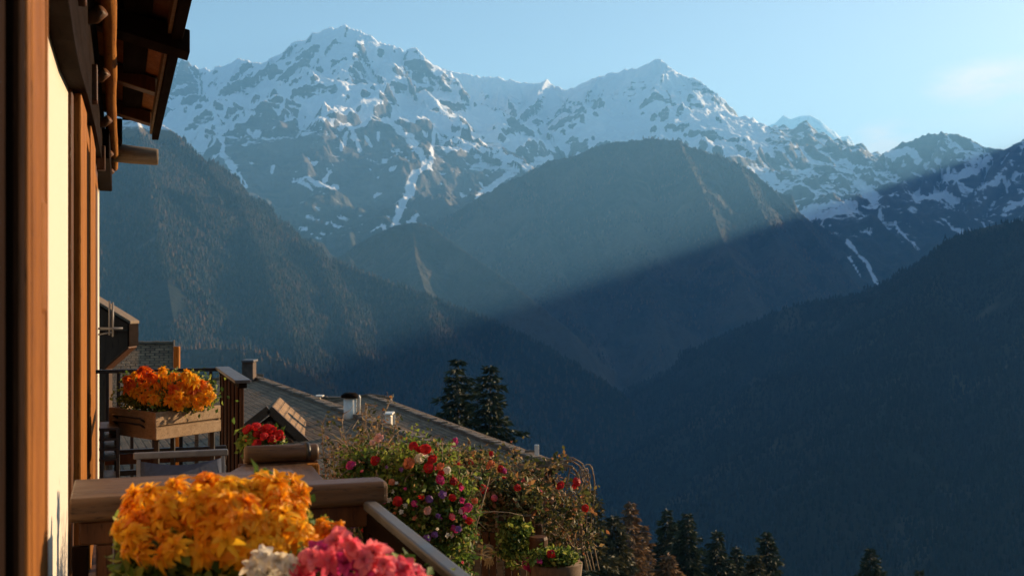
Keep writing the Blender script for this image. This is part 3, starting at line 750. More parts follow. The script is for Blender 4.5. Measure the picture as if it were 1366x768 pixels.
def bloom_mesh(name, rings, mat, seed, jit=.25, centre=None):
    r = random.Random(seed); V, Fc, T = [], [], []
    for (n, L, Wd, e0, curl, cup, z0) in rings:
        off = r.random() * 6
        for i in range(n):
            l = L * r.uniform(1 - jit, 1 + jit * .5)
            vs, fs = petal(l, Wd * r.uniform(.8, 1.15), e0 + r.uniform(-.3, .3) * jit * 3, curl * r.uniform(.6, 1.4), cup * r.uniform(.4, 1.4), off + i * 6.283 / n + r.uniform(-.2, .2), z0)
            b = len(V); V += vs; Fc += [tuple(q + b for q in f) for f in fs]; T += [r.random()] * len(vs)
    me = bpy.data.meshes.new(name); me.from_pydata(V, [], Fc); me.polygons.foreach_set('use_smooth', [True] * len(me.polygons))
    at = me.attributes.new('tint', 'FLOAT', 'POINT'); at.data.foreach_set('value', T)
    me.materials.append(mat); return me
def cluster_mesh(name, R, n, pr, mat, seed):
    """round head of many small five-petalled florets (geranium-like)"""
    r = random.Random(seed); V, Fc, T = [], [], []
    for k in range(n):
        z = 1 - 1.55 * (k + .5) / n; a = k * 2.39996; q = math.sqrt(max(0, 1 - z * z))
        nrm = Vector((q * math.cos(a), q * math.sin(a), z)); c = nrm * R * r.uniform(.6, 1.15)
        M = nrm.to_track_quat('Z', 'Y').to_matrix() @ Matrix.Rotation(r.uniform(-.5, .5), 3, 'X') @ Matrix.Rotation(r.random() * 6, 3, 'Z')
        tt = r.random()
        for i in range(5):
            vs, fs = petal(pr * r.uniform(.8, 1.1), pr * .85, .35, .7, .3, i * 1.2566, 0, nl=3)
            b = len(V); V += [tuple(M @ Vector(v) + c) for v in vs]; Fc += [tuple(q2 + b for q2 in f) for f in fs]; T += [tt] * len(vs)
    me = bpy.data.meshes.new(name); me.from_pydata(V, [], Fc); me.polygons.foreach_set('use_smooth', [True] * len(me.polygons))
    at = me.attributes.new('tint', 'FLOAT', 'POINT'); at.data.foreach_set('value', T)
    me.materials.append(mat); return me
def mum_rings(L):
    return [(12, L * 1.1, L * .33, -.1, 1.25, .6, 0), (10, L * .9, L * .31, .35, 1.2, .6, L * .06), (6, L * .62, L * .32, .85, .9, .6, L * .1), (4, L * .4, L * .26, 1.25, .5, .6, L * .12)]
def frill_rings(L):
    return [(7, L * 1.15, L * .72, .05, .9, .7, 0), (6, L * .9, L * .6, .5, .8, .7, L * .08), (5, L * .6, L * .45, 1.0, .5, .8, L * .1)]
def daisy_rings(L):
    return [(7, L, L * .62, .2, .6, .3, 0), (5, L * .6, L * .45, .8, .5, .3, L * .05)]
BL = {}
for c in ('orange', 'amber', 'flame'):
    BL['mum_' + c] = [bloom_mesh("flower", mum_rings(.040), PET[c], 31 + i) for i in range(4)]
for c in ('pink', 'magenta', 'white'):
    BL['frill_' + c] = [bloom_mesh("flower", frill_rings(.036), PET[c], 51 + i, .3) for i in range(4)]
for c in ('red', 'magenta', 'white', 'violet', 'salmon', 'blush', 'pink'):
    BL['head_' + c] = [cluster_mesh("flower", .018, 16, .0135, PET[c], 71 + i) for i in range(3)]
    BL['small_' + c] = [bloom_mesh("flower", daisy_rings(.015), PET[c], 81 + i, .3) for i in range(3)]

def place_flower(kind, pos, nrm, scale, parent, r=rnd, label=None):
    """pos in world; the parent is an unrotated Empty"""
    me = r.choice(BL[kind]); o = bpy.data.objects.new("flower", me); COL.objects.link(o); o.parent = parent
    o.location = Vector(pos) - parent.location
    q = Vector(nrm).normalized().to_track_quat('Z', 'Y') @ Matrix.Rotation(r.random() * 6.28, 3, 'Z').to_quaternion()
    o.rotation_euler = q.to_euler(); o.scale = (scale * r.uniform(.85, 1.15), scale * r.uniform(.85, 1.1), scale * (r.uniform(.55, .8) if kind.startswith('head') else r.uniform(.85, 1.1)))
    if label: o['label'] = label
    return o

def leaf_mesh(name, pts, size, mat, parent, seed, elong=1.6, smin=.6, smax=1.3, dirs=None, tint=None):
    rng = np.random.default_rng(seed); n = len(pts)
    pts = np.asarray(pts, float)
    d = rng.normal(0, 1, (n, 3)) if dirs is None else np.asarray(dirs) + rng.normal(0, .35, (n, 3))
    d /= np.linalg.norm(d, axis=1)[:, None]
    u = rng.normal(0, 1, (n, 3)); s = np.cross(d, u); s /= np.linalg.norm(s, axis=1)[:, None]
    up = np.cross(s, d)
    L = size * rng.uniform(smin, smax, n)[:, None]; Wd = L / elong
    a = pts; b = pts + d * L * .5 + s * Wd * .5 + up * Wd * .2; c = pts + d * L - up * L * .12; e = pts + d * L * .5 - s * Wd * .5 + up * Wd * .2
    V = np.stack([a, b, c, e], 1).reshape(-1, 3)
    base = (np.arange(n) * 4)[:, None]
    Fc = np.concatenate([base + np.array([[0, 1, 2]]), base + np.array([[0, 2, 3]])], 0)
    t = rng.random(n) if tint is None else np.clip(tint + rng.normal(0, .14, n), 0, 1)
    if parent is not None: V = V - np.array(parent.location)
    return mesh_np(name, V, Fc, mat, parent, False, {'tint': np.repeat(t, 4)})

def blob_points(blobs, n, seed, shell=.55):
    """points in ellipsoids (centre, (rx,ry,rz), weight), denser near the skin"""
    rng = np.random.default_rng(seed); w = np.array([b[2] for b in blobs], float); w /= w.sum()
    k = rng.choice(len(blobs), n, p=w); c = np.array([tuple(b[0]) for b in blobs])[k]; R = np.array([b[1] for b in blobs])[k]
    d = rng.normal(0, 1, (n, 3)); d /= np.linalg.norm(d, axis=1)[:, None]
    r = (shell + (1 - shell) * rng.random(n) ** .7) * (1 + .18 * rng.normal(0, 1, n))
    lump = 1 + .22 * np.sin(d[:, 0] * 7 + k) * np.cos(d[:, 1] * 6 - k) + .12 * np.sin(d[:, 2] * 11 + 2 * k)
    p = c + d * R * (r * lump)[:, None]
    return p, d

def curve_stem(p0, p1, sag=0.0, wob=.03, n=7, r=rnd):
    p0, p1 = Vector(p0), Vector(p1); L = (p1 - p0).length; out = []
    a, b, c = [Vector((r.uniform(-1, 1), r.uniform(-1, 1), r.uniform(-1, 1))) for _ in range(3)]
    for i in range(n + 1):
        t = i / n; q = p0.lerp(p1, t) + Vector((0, 0, sag * 4 * t * (1 - t)))
        q += (a * math.sin(3.1 * t) + b * math.sin(6.3 * t) * .5 + c * math.sin(11 * t) * .25) * wob * L
        out.append(q)
    return out

# ------------------------------------------------------------------ chalet with its balcony
chalet = house_thing("chalet", "timber and cream rendered chalet with deep eaves along the photo's left edge", "house", 5.0, -.4, -7.0)
MB().box(-.75, -.2, -2.5, 12.25, -8.5, 2.0).build("wall", PLASTER, chalet)
# eaves' shade painted as a near-black plate, its lower edge rising along the wall
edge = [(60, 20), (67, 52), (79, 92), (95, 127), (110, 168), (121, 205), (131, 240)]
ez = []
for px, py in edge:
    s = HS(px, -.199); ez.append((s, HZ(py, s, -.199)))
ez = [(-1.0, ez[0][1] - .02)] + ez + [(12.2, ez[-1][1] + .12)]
MB().extrude(ez + [(12.2, 1.62), (-1.0, 1.62)], 'x', -.199, -.13).build("eaves_shade_plate", WOOD_DARK, chalet, .004)
for k, s in enumerate((3.2, 4.1, 5.2, 6.6, 8.3, 10.2, 11.6)):
    t = MB().tube([(-.19, s, 1.21), (-.10, s + .02, 1.235), (-.07, s, 1.26)], [.035, .033, .03], 10)
    t.build("bracket_log", WOOD_BROWN, chalet, 0, True)
for s in (2.4, 3.9, 5.9, 9.0):
    MB().box(-.19, -.105, s, s + .13, .98, 1.16).build("beam_end", WOOD_BROWN, chalet, .006)
pts = [(-.052 + .004 * math.sin(s * 1.3) + .002 * math.sin(s * 3.7), s, 1.33 + .006 * math.sin(s * 2.1)) for s in [-1 + i * .45 for i in range(30)]]
MB().tube(pts, [.034 + .0025 * math.sin(i * 1.9) for i in range(30)], 10).build("eaves_pole", WOOD_ORANGE_H, chalet, 0, True)
roof = MB().extrude([(-.9, 2.02), (.335, 1.63), (.335, 1.70), (-.9, 2.09)], 'y', -2.5, 10.75).build("roof", SHINGLE, chalet)
for i in range(15):                                     # soffit boards run across, seen from below
    s = -1.0 + i * .783
    m = wood_soffit = WOOD_ORANGE if i % 3 else WOOD_BROWN
    MB().extrude([(-.2, 1.735), (.27, 1.585), (.27, 1.63), (-.2, 1.78)], 'y', s, s + .775).build("soffit_board", m, chalet, .004)
for s in (2.9, 4.3, 5.5, 6.9, 8.4, 9.9):
    MB().extrude([(-.2, 1.60), (.24, 1.475), (.24, 1.575), (-.2, 1.73)], 'y', s, s + .16).build("rafter", WOOD_BROWN, chalet, .006)
s6 = HS(205, .2)
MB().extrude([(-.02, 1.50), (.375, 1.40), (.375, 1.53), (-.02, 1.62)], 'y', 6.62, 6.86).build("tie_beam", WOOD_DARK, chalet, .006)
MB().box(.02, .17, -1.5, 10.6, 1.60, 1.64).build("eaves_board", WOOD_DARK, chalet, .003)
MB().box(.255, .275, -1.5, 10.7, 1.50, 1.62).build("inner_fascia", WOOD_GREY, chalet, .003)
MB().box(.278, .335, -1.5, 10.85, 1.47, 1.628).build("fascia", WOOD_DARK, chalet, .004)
# log end jutting out past the roof
sB = 11.0; wB = HW(211, sB)
MB().tube([(-.19, sB, 1.37), (.1, sB, 1.345), (wB - .02, sB - .02, 1.33), (wB, sB - .02, 1.33)], [.088, .085, .078, .07], 14).build("purlin_end", WOOD_GREY, chalet, 0, True)
MB().box(-.199, -.075, 9.3, 12.1, 1.10, 1.33).build("corner_bracket", WOOD_DARK, chalet, .01)
MB().box(-.12, .02, 10.5, 11.4, 1.42, 1.6).build("corner_board", WOOD_DARK, chalet, .01)
# near shutter: lit face with a recessed panel
sa, sb = HS(39, -.13), HS(65.5, -.126)
WOOD_RED = wood('reddish_timber', (0.14, 0.045, 0.009), (0.36, 0.135, 0.026), (26, 26, 2.2), .7, spec=.1)
near = MB().box(-.199, -.13, sa, sb, -1.5, 1.0).build("shutter", WOOD_RED, chalet, .008)
MB().box(-.199, -.127, sa + .04, sa + .10, -1.5, 1.0).build("shutter_stile", WOOD_RED, chalet, .006)
z0, z1 = HZ(560, sb - .1, -.12), HZ(60, sb - .1, -.12)
MB().box(-.199, -.126, sb - .15, sb - .05, HZ(420, sb, -.12), HZ(270, sb, -.12)).build("shutter_panel", WOOD_RED, chalet, .012)
MB().box(-.199, -.1265, sb - .045, sb - .012, -1.5, 1.0).build("shutter_stile", WOOD_RED, chalet, .006)
MB().box(-.199, -.135, sa - .085, sa - .004, -1.5, 1.0).build("door_jamb", WOOD_DARK_V, chalet, .01)
MB().box(-.199, -.155, sa - .2, sa - .09, -1.5, 1.0).build("door_jamb", WOOD_DARK_V, chalet, .01)
# window bay further along: frames and shutters that stand proud of the render
def post(px0, px1, w, zb, zt, mat, name="window_frame", bev=.008, win=-.199):
    s0, s1 = HS(px0, w), HS(px1, w)
    return MB().box(win, w, s0, s1, zb, zt).build(name, mat, chalet, bev)
post(96, 101, -.185, -1.5, .9, WOOD_BROWN)
post(108.5, 116, -.155, -1.5, .95, WOOD_ORANGE, "window_shutter")
post(117, 119.5, -.165, -1.5, .95, WOOD_DARK_V)
post(121.5, 127.5, -.152, -1.5, 1.0, WOOD_ORANGE, "window_shutter")
post(128.2, 130.3, -.165, -1.5, 1.0, WOOD_BROWN)
s0, s1 = HS(101, -.199), HS(130, -.165)
MB().box(-.199, -.19, HS(101, -.19), HS(127, -.19), -1.0, .8).build("window_pane", plain("window_glass", (.02, .025, .03), .08, 0, .1), chalet)
MB().box(-.199, -.172, HS(101, -.185), HS(129, -.165), -1.15, -1.05).build("window_sill", WOOD_BROWN, chalet, .006)
MB().box(-.199, -.16, HS(100, -.185), HS(129.5, -.165), .82, .9).build("window_head", WOOD_ORANGE, chalet, .006)
# balcony floor
MB().box(-.2, .80, -1.6, 8.75, -1.62, -1.5).build("balcony_floor", WOOD_RAIL_L, chalet, .01)
# end railing of the near balcony: broad rounded timber cap, boards and posts below
def cap_poly(s0, s1, zt, th, r):
    p = []
    for k in range(7):
        a = math.pi / 2 + math.pi / 2 * k / 6; p.append((s0 + r + r * math.cos(a), zt - r + r * math.sin(a)))
    for k in range(7):
        a = math.pi + math.pi / 2 * k / 6; p.append((s0 + r + r * math.cos(a), zt - th + r + r * math.sin(a)))
    return p + [(s1, zt - th), (s1, zt)]
ZR = -.5
sN = 3.03
wl_, wr_ = HW(93, sN), HW(516, sN + .02)
w4 = HW(415, sN)
rail = MB().extrude(cap_poly(sN, sN + .33, ZR, .062, .014), 'x', wl_, HW(400, 3.2)).build("handrail", WOOD_RAIL, chalet, .004)
MB().extrude(cap_poly(sN, sN + .10, ZR + .002, .064, .016), 'x', HW(398, 3.1), wr_).build("handrail", WOOD_RAIL, chalet, .012)
MB().box(wl_ + .02, wr_ - .03, sN + .03, sN + .075, ZR - .125, ZR - .064).build("rail_beam", WOOD_BROWN, chalet, .006)
for px0, px1 in ((96, 118), (128, 150), (154, 200), (206, 250), (256, 300), (306, 350), (356, 396), (418, 442)):
    MB().box(HW(px0, sN + .05), HW(px1, sN + .05), sN + .035, sN + .06, -1.48, ZR - .127).build("rail_board", WOOD_BROWN if px0 > 110 else WOOD_DARK_V, chalet, .004)
for px0 in (446, 486):
    MB().box(HW(px0, sN + .05), HW(px0 + 17, sN + .05), sN + .02, sN + .075, -1.5, ZR - .127).build("rail_post", WOOD_DARK_V, chalet, .006)
MB().box(HW(380, sN + .3), HW(440, sN + .3), sN + .12, sN + .15, -1.48, -.60).build("rail_board", WOOD_DARK_V, chalet, .004)
# side railing that comes towards the viewer, lower and slimmer, with iron balusters
wS = HW(494, sN)
zS = HZ(674, sN, wS)
MB().bar((wS, sN + .01, zS), (wS, -1.4, zS), .036, .024).build("side_handrail", LEAD, chalet, .006)
MB().bar((wS + .004, sN, zS - .045), (wS + .004, -1.4, zS - .045), .03, .05).build("side_rail_beam", WOOD_DARK, chalet, .004)
for i in range(36):
    s = sN - .07 - i * .12
    MB().box(wS - .008, wS + .010, s - .009, s + .009, -1.5, zS - .07).build("baluster", IRON, chalet, .002)

# far end of the balcony: iron rails
wF = .735; sF, sG = 8.57, 7.08
MB().bar((-.19, sF, ZR - .012), (wF, sF, ZR - .012), .04, .026).build("far_handrail", IRON, chalet, .004)
MB().bar((wF - .02, sF, ZR - .002), (wF - .02, sG, ZR - .002), .10, .02).build("far_side_handrail", LEAD, chalet, .004)
MB().bar((wF - .02, sF, ZR - .028), (wF - .02, sG, ZR - .028), .05, .03).build("far_side_beam", WOOD_DARK, chalet, .004)
for i in range(12):
    s = sG + .02 + i * (sF - sG - .04) / 11
    MB().box(wF - .037, wF - .013, s - .011, s + .011, -1.5, ZR - .045).build("far_baluster", WOOD_DARK_V if i % 2 else WOOD_BROWN, chalet, .004)
for px in (143, 158, 176, 205, 281, 295):
    w = HW(px, sF)
    MB().box(w - .012, w + .012, sF - .012, sF + .012, -1.5, ZR - .026).build("far_baluster", IRON, chalet, .003)
for py, hh, m in ((598, .022, IRON), (608, .06, WOOD_BROWN), (626, .03, IRON)):
    z = HZ(py, 7.0, .4)
    MB().box(HW(137, 7.0), HW(302, 7.0), 6.98, 7.02, z - hh / 2, z + hh / 2).build("lower_rail", m, chalet, .004)
for px in (208, 241, 262, 280):
    w = HW(px, 7.06); MB().box(w - .011, w + .011, 7.03, 7.055, -1.5, HZ(572, 7.05, .4)).build("lower_rail_bar", IRON if px < 250 else WOOD_GREY, chalet, .002)
# slender antenna bracket on the wall's far corner
br = MB().tube([(-.2, 11.6, HZ(438, 11.6, -.1)), (HW(164, 11.6), 11.6, HZ(438, 11.6, -.1))], .012, 6)
br.tube([(-.2, 11.6, HZ(446, 11.6, -.1)), (HW(150, 11.6), 11.6, HZ(443, 11.6, -.1))], .008, 6)
for px, a, b in ((146, 401, 447), (150.5, 403, 449)):
    w = HW(px, 11.6); br.tube([(w, 11.6, HZ(a, 11.6, w)), (w, 11.6, HZ(b, 11.6, w))], .010, 6)
br.build("antenna_bracket", GREYMETAL, chalet, 0, True)
# a patch of stonework terrace below, out of sight, that carries the shrubs
ter = house_thing("garden_terrace", "stone garden terrace below the balcony under the flowering shrubs", "terrace", 7.0, 2.3, -8.0)
MB().box(.85, 3.3, 3.2, 9.0, -9.5, -2.7).build("retaining_wall", STONE, ter, .03)
MB().box(.83, 3.32, 3.18, 9.02, -2.698, -2.6).build("paving", STONE, ter, .02)

# ------------------------------------------------------------------ bench, chair, shelf, planters on the balcony
bench = house_thing("storage_bench", "dark timber storage bench with a rounded log along its back, behind the near railing", "bench", 3.65, .43, -1.5)
sBk = 3.95; wA, wB2 = HW(326, sBk), HW(424, sBk)
MB().tube([(wA, sBk, -.532), (wA + .01, sBk, -.532), (wB2 - .01, sBk, -.532), (wB2, sBk, -.532)], [.026, .031, .031, .027], 16).build("log_rail", WOOD_RAIL, bench, 0, True)
MB().tube([(wB2 - .045, sBk, -.531), (wB2 - .03, sBk, -.531)], .0335, 16).build("log_band", IRON, bench, 0, True)
MB().add([(HW(258, 3.38), 3.38, -.556), (wB2 - .03, 3.38, -.60), (wB2 - .03, sBk, -.566), (wA, sBk, -.562),
          (HW(258, 3.38), 3.38, -.58), (wB2 - .03, 3.38, -.62), (wB2 - .03, sBk, -.586), (wA, sBk, -.582)],
         [(0, 1, 2, 3), (7, 6, 5, 4), (0, 4, 5, 1), (1, 5, 6, 2), (2, 6, 7, 3), (3, 7, 4, 0)]).build("lid", WOOD_RAIL_L, bench, .003)
MB().box(HW(258, 3.38) + .01, wB2 - .035, 3.39, 3.95, -1.5, -.622).build("chest", WOOD_DARK_V, bench, .006)
MB().box(wB2 - .048, wB2 - .004, sBk - .06, sBk - .02, -1.5, -.566).build("post", WOOD_ORANGE, bench, .005)
MB().box(wA - .02, wB2, sBk - .01, sBk + .01, -1.0, -.563).build("back_board", WOOD_BROWN, bench, .003)

ch = house_thing("folding_chair", "folding camp chair with grey metal frame and dark blue fabric back, beyond the railing", "chair", 5.1, .25, -1.5)
sC = 5.15; cw0, cw1 = HW(181, sC), HW(301, sC); zt = HZ(606, sC, .2)
MB().bar((cw0 - .01, sC, zt), (cw1 + .01, sC, zt), .03, .028).build("top_bar", GREYMETAL, ch, .005)
for w in (cw0 + .012, cw1 - .012):
    MB().bar((w, sC, zt - .012), (w, sC - .25, -1.5), .018, .018).build("leg", GREYMETAL, ch, .003)
    MB().bar((w, sC - .35, -1.08), (w, sC + .05, -1.5), .018, .018).build("leg", GREYMETAL, ch, .003)
fb = MB(); n = 14
for i in range(n + 1):
    t = i / n; w = cw0 + .02 + (cw1 - cw0 - .04) * t; sag = math.sin(math.pi * t)
    for j in range(4):
        z = zt - .022 - j * .11 - (.02 * sag if j == 0 else 0); fb.v.append((w, sC - .01 - .05 * sag * (1 if j else .4) - (zt - z) * .28, z))
for i in range(n):
    for j in range(3): a = i * 4 + j; fb.f.append((a, a + 4, a + 5, a + 1))
fo = fb.build("fabric_back", FABRIC, ch, 0, True); sm = fo.modifiers.new("solid", 'SOLIDIFY'); sm.thickness = .004
MB().box(cw0 + .02, cw1 - .02, sC - .45, sC - .12, -1.10, -1.09).build("seat", FABRIC, ch, .004)

sh = house_thing("metal_shelf", "open black metal shelf rack standing against the chalet wall", "shelf", 6.4, -.1, -1.5)
for px in (136, 157):
    w = HW(px, 6.4); MB().box(w - .009, w + .009, 6.39, 6.41, -1.5, HZ(571, 6.4, -.1)).build("upright", IRON, sh, .002)
    MB().box(w - .009, w + .009, 6.69, 6.71, -1.5, HZ(571, 6.4, -.1)).build("upright", IRON, sh, .002)
for py in (572, 586, 599, 613, 640):
    z = HZ(py, 6.4, -.1); MB().box(HW(132, 6.4), HW(158, 6.4), 6.38, 6.72, z - .006, z + .006).build("shelf", IRON, sh, .002)

def sprout(root, blobs, n, size, mat, seed, **kw):
    p, d = blob_points(blobs, n, seed); return leaf_mesh("foliage", p, size, mat, root, seed, **kw)

# square planter with orange chrysanthemums on the far railing
zt_, zb_ = -.60, -.748
pc = P(207, 550, 6.0); pr = P(294, 540, 6.43); pl = P(145, 543, 6.29)
pc.z = pr.z = pl.z = zt_
plt = thing("planter_box", "pale wooden planter box with black handle, full of orange blooms, before the far railing", "planter", tuple(pc.lerp((pr + pl) / 2, 1.0) * 1.0)[:2] + (zb_,))
PC0 = plt.location.copy()
def pface(a, b, name, zt, zb, th, mat, parent, out=0.0, bev=.004):
    a, b = Vector(a), Vector(b); d = (b - a).normalized(); nrm = Vector((d.y, -d.x, 0))
    a = a + nrm * out; b = b + nrm * out
    m = MB().bar((a.x - PC0.x - nrm.x * th / 2, a.y - PC0.y - nrm.y * th / 2, (zt + zb) / 2 - PC0.z), (b.x - PC0.x - nrm.x * th / 2, b.y - PC0.y - nrm.y * th / 2, (zt + zb) / 2 - PC0.z), th, zt - zb)
    return m.build(name, mat, parent, bev)
pk = pr + pl - pc
zm = (zt_ + zb_) / 2 - .004
pface(pc, pr, "side_board", zt_, zm + .004, .018, WOOD_PLANTER, plt, .003); pface(pc, pr, "side_board", zm - .006, zb_, .018, WOOD_PLANTER, plt, .006)
pface(pc, pr, "side_backing", zt_ - .01, zb_ + .01, .008, WOOD_PLANTER, plt, -.012)
pface(pl, pc, "side_board", zt_, zb_, .018, WOOD_PLANTER, plt)
pface(pk, pl, "side_board", zt_, zb_, .018, WOOD_PLANTER, plt); pface(pr, pk, "side_board", zt_, zb_, .018, WOOD_PLANTER, plt)
sq = [Vector((q.x - PC0.x, q.y - PC0.y)) * .95 for q in (pc, pr, pk, pl)]
MB().extrude([tuple(q) for q in sq], 'z', .0, .02).build("base", WOOD_PLANTER, plt)
MB().extrude([tuple(q) for q in sq], 'z', .1, .13).build("soil", SOIL, plt)
dl = (pl - pc).normalized(); nl_ = Vector((-dl.y, dl.x, 0)); nl_ = nl_ if nl_.y < 0 else -nl_
def onface(t, z, o): q = pc.lerp(pl, t) + nl_ * o; return (q.x - PC0.x, q.y - PC0.y, z - PC0.z)
for dz in (0.0, -.032):
    zz = -.636 + dz
    MB().tube([onface(.22, zz - .02, .0), onface(.22, zz, .03), onface(.28, zz, .034), onface(.74, zz + .004, .034), onface(.8, zz + .004, .03), onface(.8, zz - .016, 0)], .006, 6).build("handle", IRON, plt, 0, True)
for q in sq:                                           # short legs down to the balcony floor
    MB().box(q.x * .9 - .012, q.x * .9 + .012, q.y * .9 - .012, q.y * .9 + .012, -1.5 - zb_, 0).build("leg", IRON, plt, .002)
fx = thing("chrysanthemum_plant", "orange and red chrysanthemums growing in the pale planter box before the far railing", "flowers", (PC0.x, PC0.y, zt_ - .03))
cc = PC0
def PX(px, py, Y): return P(px, py, Y * .91)
bl = [(PX(195, 522, 6.95), (.13, .13, .09), 1), (PX(222, 520, 6.8), (.14, .13, .10), 1.2), (PX(255, 522, 6.9), (.13, .13, .10), 1.1), (PX(180, 520, 6.95), (.08, .1, .09), .6), (PX(222, 535, 6.85), (.24, .14, .06), 1.1)]
sprout(fx, bl, 5200, .028, LEAF, 201, smin=.5)
rf = random.Random(5)
# blooms on the camera-side and upper skin of the plant
spots = [(178, 499), (190, 494), (204, 500), (186, 508), (172, 512), (196, 514), (180, 521), (208, 508), (232, 500), (222, 506), (244, 502), (236, 512), (252, 504), (262, 508), (246, 516), (258, 518), (270, 512), (228, 518), (240, 526),
         (254, 530), (266, 524), (276, 520), (272, 532), (262, 536), (246, 536), (230, 532), (212, 518), (198, 524), (188, 530), (168, 506), (216, 496), (250, 496), (280, 527), (170, 519), (206, 530), (236, 541), (268, 541), (278, 534)]
for i, (x, y) in enumerate(spots):
    k = 'mum_flame' if (x < 200 and rf.random() < .6) or rf.random() < .25 else ('mum_amber' if x > 250 and rf.random() < .6 else 'mum_orange')
    q = PX(x + rf.uniform(-3, 3), y + rf.uniform(-2, 2), 6.64 + .0022 * abs(x - 222) + rf.uniform(-.05, .05))
    place_flower(k, q, (rf.uniform(-.5, .5) + (x - 222) / 90, -1 + rf.uniform(-.2, .3), .7 + (518 - y) / 40), rf.uniform(1.0, 1.35), fx, rf)

# tall timber planter nearest the viewer
nb = house_thing("planter_box", "tall brown timber planter in the foreground, half hidden under orange and pink blooms", "planter", 2.1, .25, -1.5)
w0, w1 = HW(152, 2.42), HW(600, 2.15); s0_, s1_ = 1.72, 2.42; zt2 = -.585
for a in ((w0, w1, s0_, s0_ + .022), (w0, w1, s1_ - .022, s1_), (w0, w0 + .022, s0_ + .022, s1_ - .022), (w1 - .022, w1, s0_ + .022, s1_ - .022)):
    MB().box(a[0], a[1], a[2], a[3], -1.5, zt2).build("side_board", WOOD_BROWN, nb, .004)
MB().box(w0 + .022, w1 - .022, s0_ + .022, s1_ - .022, -.66, -.62).build("soil", SOIL, nb)

r1 = random.Random(21)
on = thing("chrysanthemum_plant", "large mound of drooping amber orange chrysanthemums in the near foreground", "flowers", tuple(P(285, 790, 2.3)))
bl = [(P(215, 740, 2.32), (.085, .10, .07), 1), (P(285, 735, 2.32), (.11, .12, .09), 1.4), (P(350, 715, 2.34), (.09, .11, .09), 1.2), (P(290, 770, 2.22), (.17, .12, .075), 1.6), (P(330, 730, 2.2), (.05, .04, .04), .3), (P(240, 735, 2.2), (.04, .04, .04), .25)]
sprout(on, bl, 5200, .034, LEAF, 202)
def dome(x, y):   # depth of the mound's skin at a photo pixel
    u = (x - 285) / 150.0; v = (y - 760) / 125.0
    return 2.30 - .17 * math.sqrt(max(0, 1 - u * u * .8 - v * v * .8))
ospots = []
tries = 0
def inside(x, y):
    for cx, cy, rx, ry in ((200, 695, 40, 40), (255, 685, 50, 42), (300, 668, 48, 32), (355, 672, 48, 36), (235, 715, 70, 32), (310, 700, 70, 38), (370, 705, 42, 42), (178, 715, 24, 22), (345, 735, 55, 20)):
        if ((x - cx) / rx) ** 2 + ((y - cy) / ry) ** 2 < 1: return True
    return False
while len(ospots) < 96 and tries < 9000:
    tries += 1; x, y = r1.uniform(155, 408), r1.uniform(638, 752)
    if inside(x, y) and all((x - a) ** 2 + (y - b) ** 2 > 17.5 ** 2 for a, b in ospots): ospots.append((x, y))
for (x, y) in ospots:
    Y = dome(x, y) + r1.uniform(-.04, .05)
    k = 'mum_amber' if r1.random() < (.92 if x > 330 else .68) else 'mum_orange'
    place_flower(k, P(x, y, Y), ((x - 285) / 160 + r1.uniform(-.35, .35), -.75 + r1.uniform(-.3, .3), .55 + (720 - y) / 90 + r1.uniform(-.2, .2)), r1.uniform(.8, 1.15), on, r1)
on2 = thing("marigold_plant", "small tuft of orange blooms between the large orange mound and the pink flowers", "flowers", tuple(P(415, 790, 2.35)))
sprout(on2, [(P(418, 730, 2.4), (.05, .05, .05), 1)], 700, .03, LEAF, 203)
for i in range(12):
    place_flower('mum_orange', P(r1.uniform(398, 452), r1.uniform(698, 724), 2.33 + r1.uniform(-.04, .04)), (r1.uniform(-.5, .5), -.7, .8), .62, on2, r1)
wh = thing("white_petunia_plant", "creamy white ruffled flowers at the bottom edge between orange and pink blooms", "flowers", tuple(P(370, 820, 2.1)))
sprout(wh, [(P(368, 785, 2.14), (.07, .05, .04), 1)], 600, .03, LEAF, 204)
for x, y in ((352, 742), (372, 748), (390, 756), (338, 756), (360, 764), (380, 768), (345, 774), (400, 772)):
    place_flower('frill_white', P(x, y, 2.08 + r1.uniform(-.03, .03)), (r1.uniform(-.4, .4), -.8, .8), .72, wh, r1)
pk_ = thing("pink_petunia_plant", "bright pink ruffled flowers at the bottom edge in front of the sloping handrail", "flowers", tuple(P(480, 850, 2.1)))
sprout(pk_, [(P(470, 775, 2.14), (.12, .06, .05), 1.3), (P(545, 790, 2.14), (.04, .05, .04), .4)], 1300, .03, LEAF, 205)
for x, y, k in ((425, 735, 'magenta'), (448, 722, 'pink'), (470, 730, 'pink'), (440, 748, 'pink'), (462, 752, 'magenta'), (484, 745, 'pink'), (410, 752, 'pink'), (430, 766, 'magenta'), (455, 770, 'magenta'), (500, 738, 'pink'),
                (512, 752, 'pink'), (490, 764, 'pink'), (520, 764, 'pink'), (538, 760, 'pink'), (552, 768, 'pink'), (400, 768, 'pink'), (475, 778, 'magenta'), (505, 778, 'pink'), (460, 738, 'pink'), (530, 778, 'pink'), (562, 782, 'pink'), (492, 752, 'magenta'), (417, 742, 'pink')):
    place_flower('frill_' + k, P(x, y, 2.06 + r1.uniform(-.05, .05)), (r1.uniform(-.6, .6), -.8, .75 + r1.uniform(-.4, .4)), r1.uniform(.65, .9), pk_, r1)

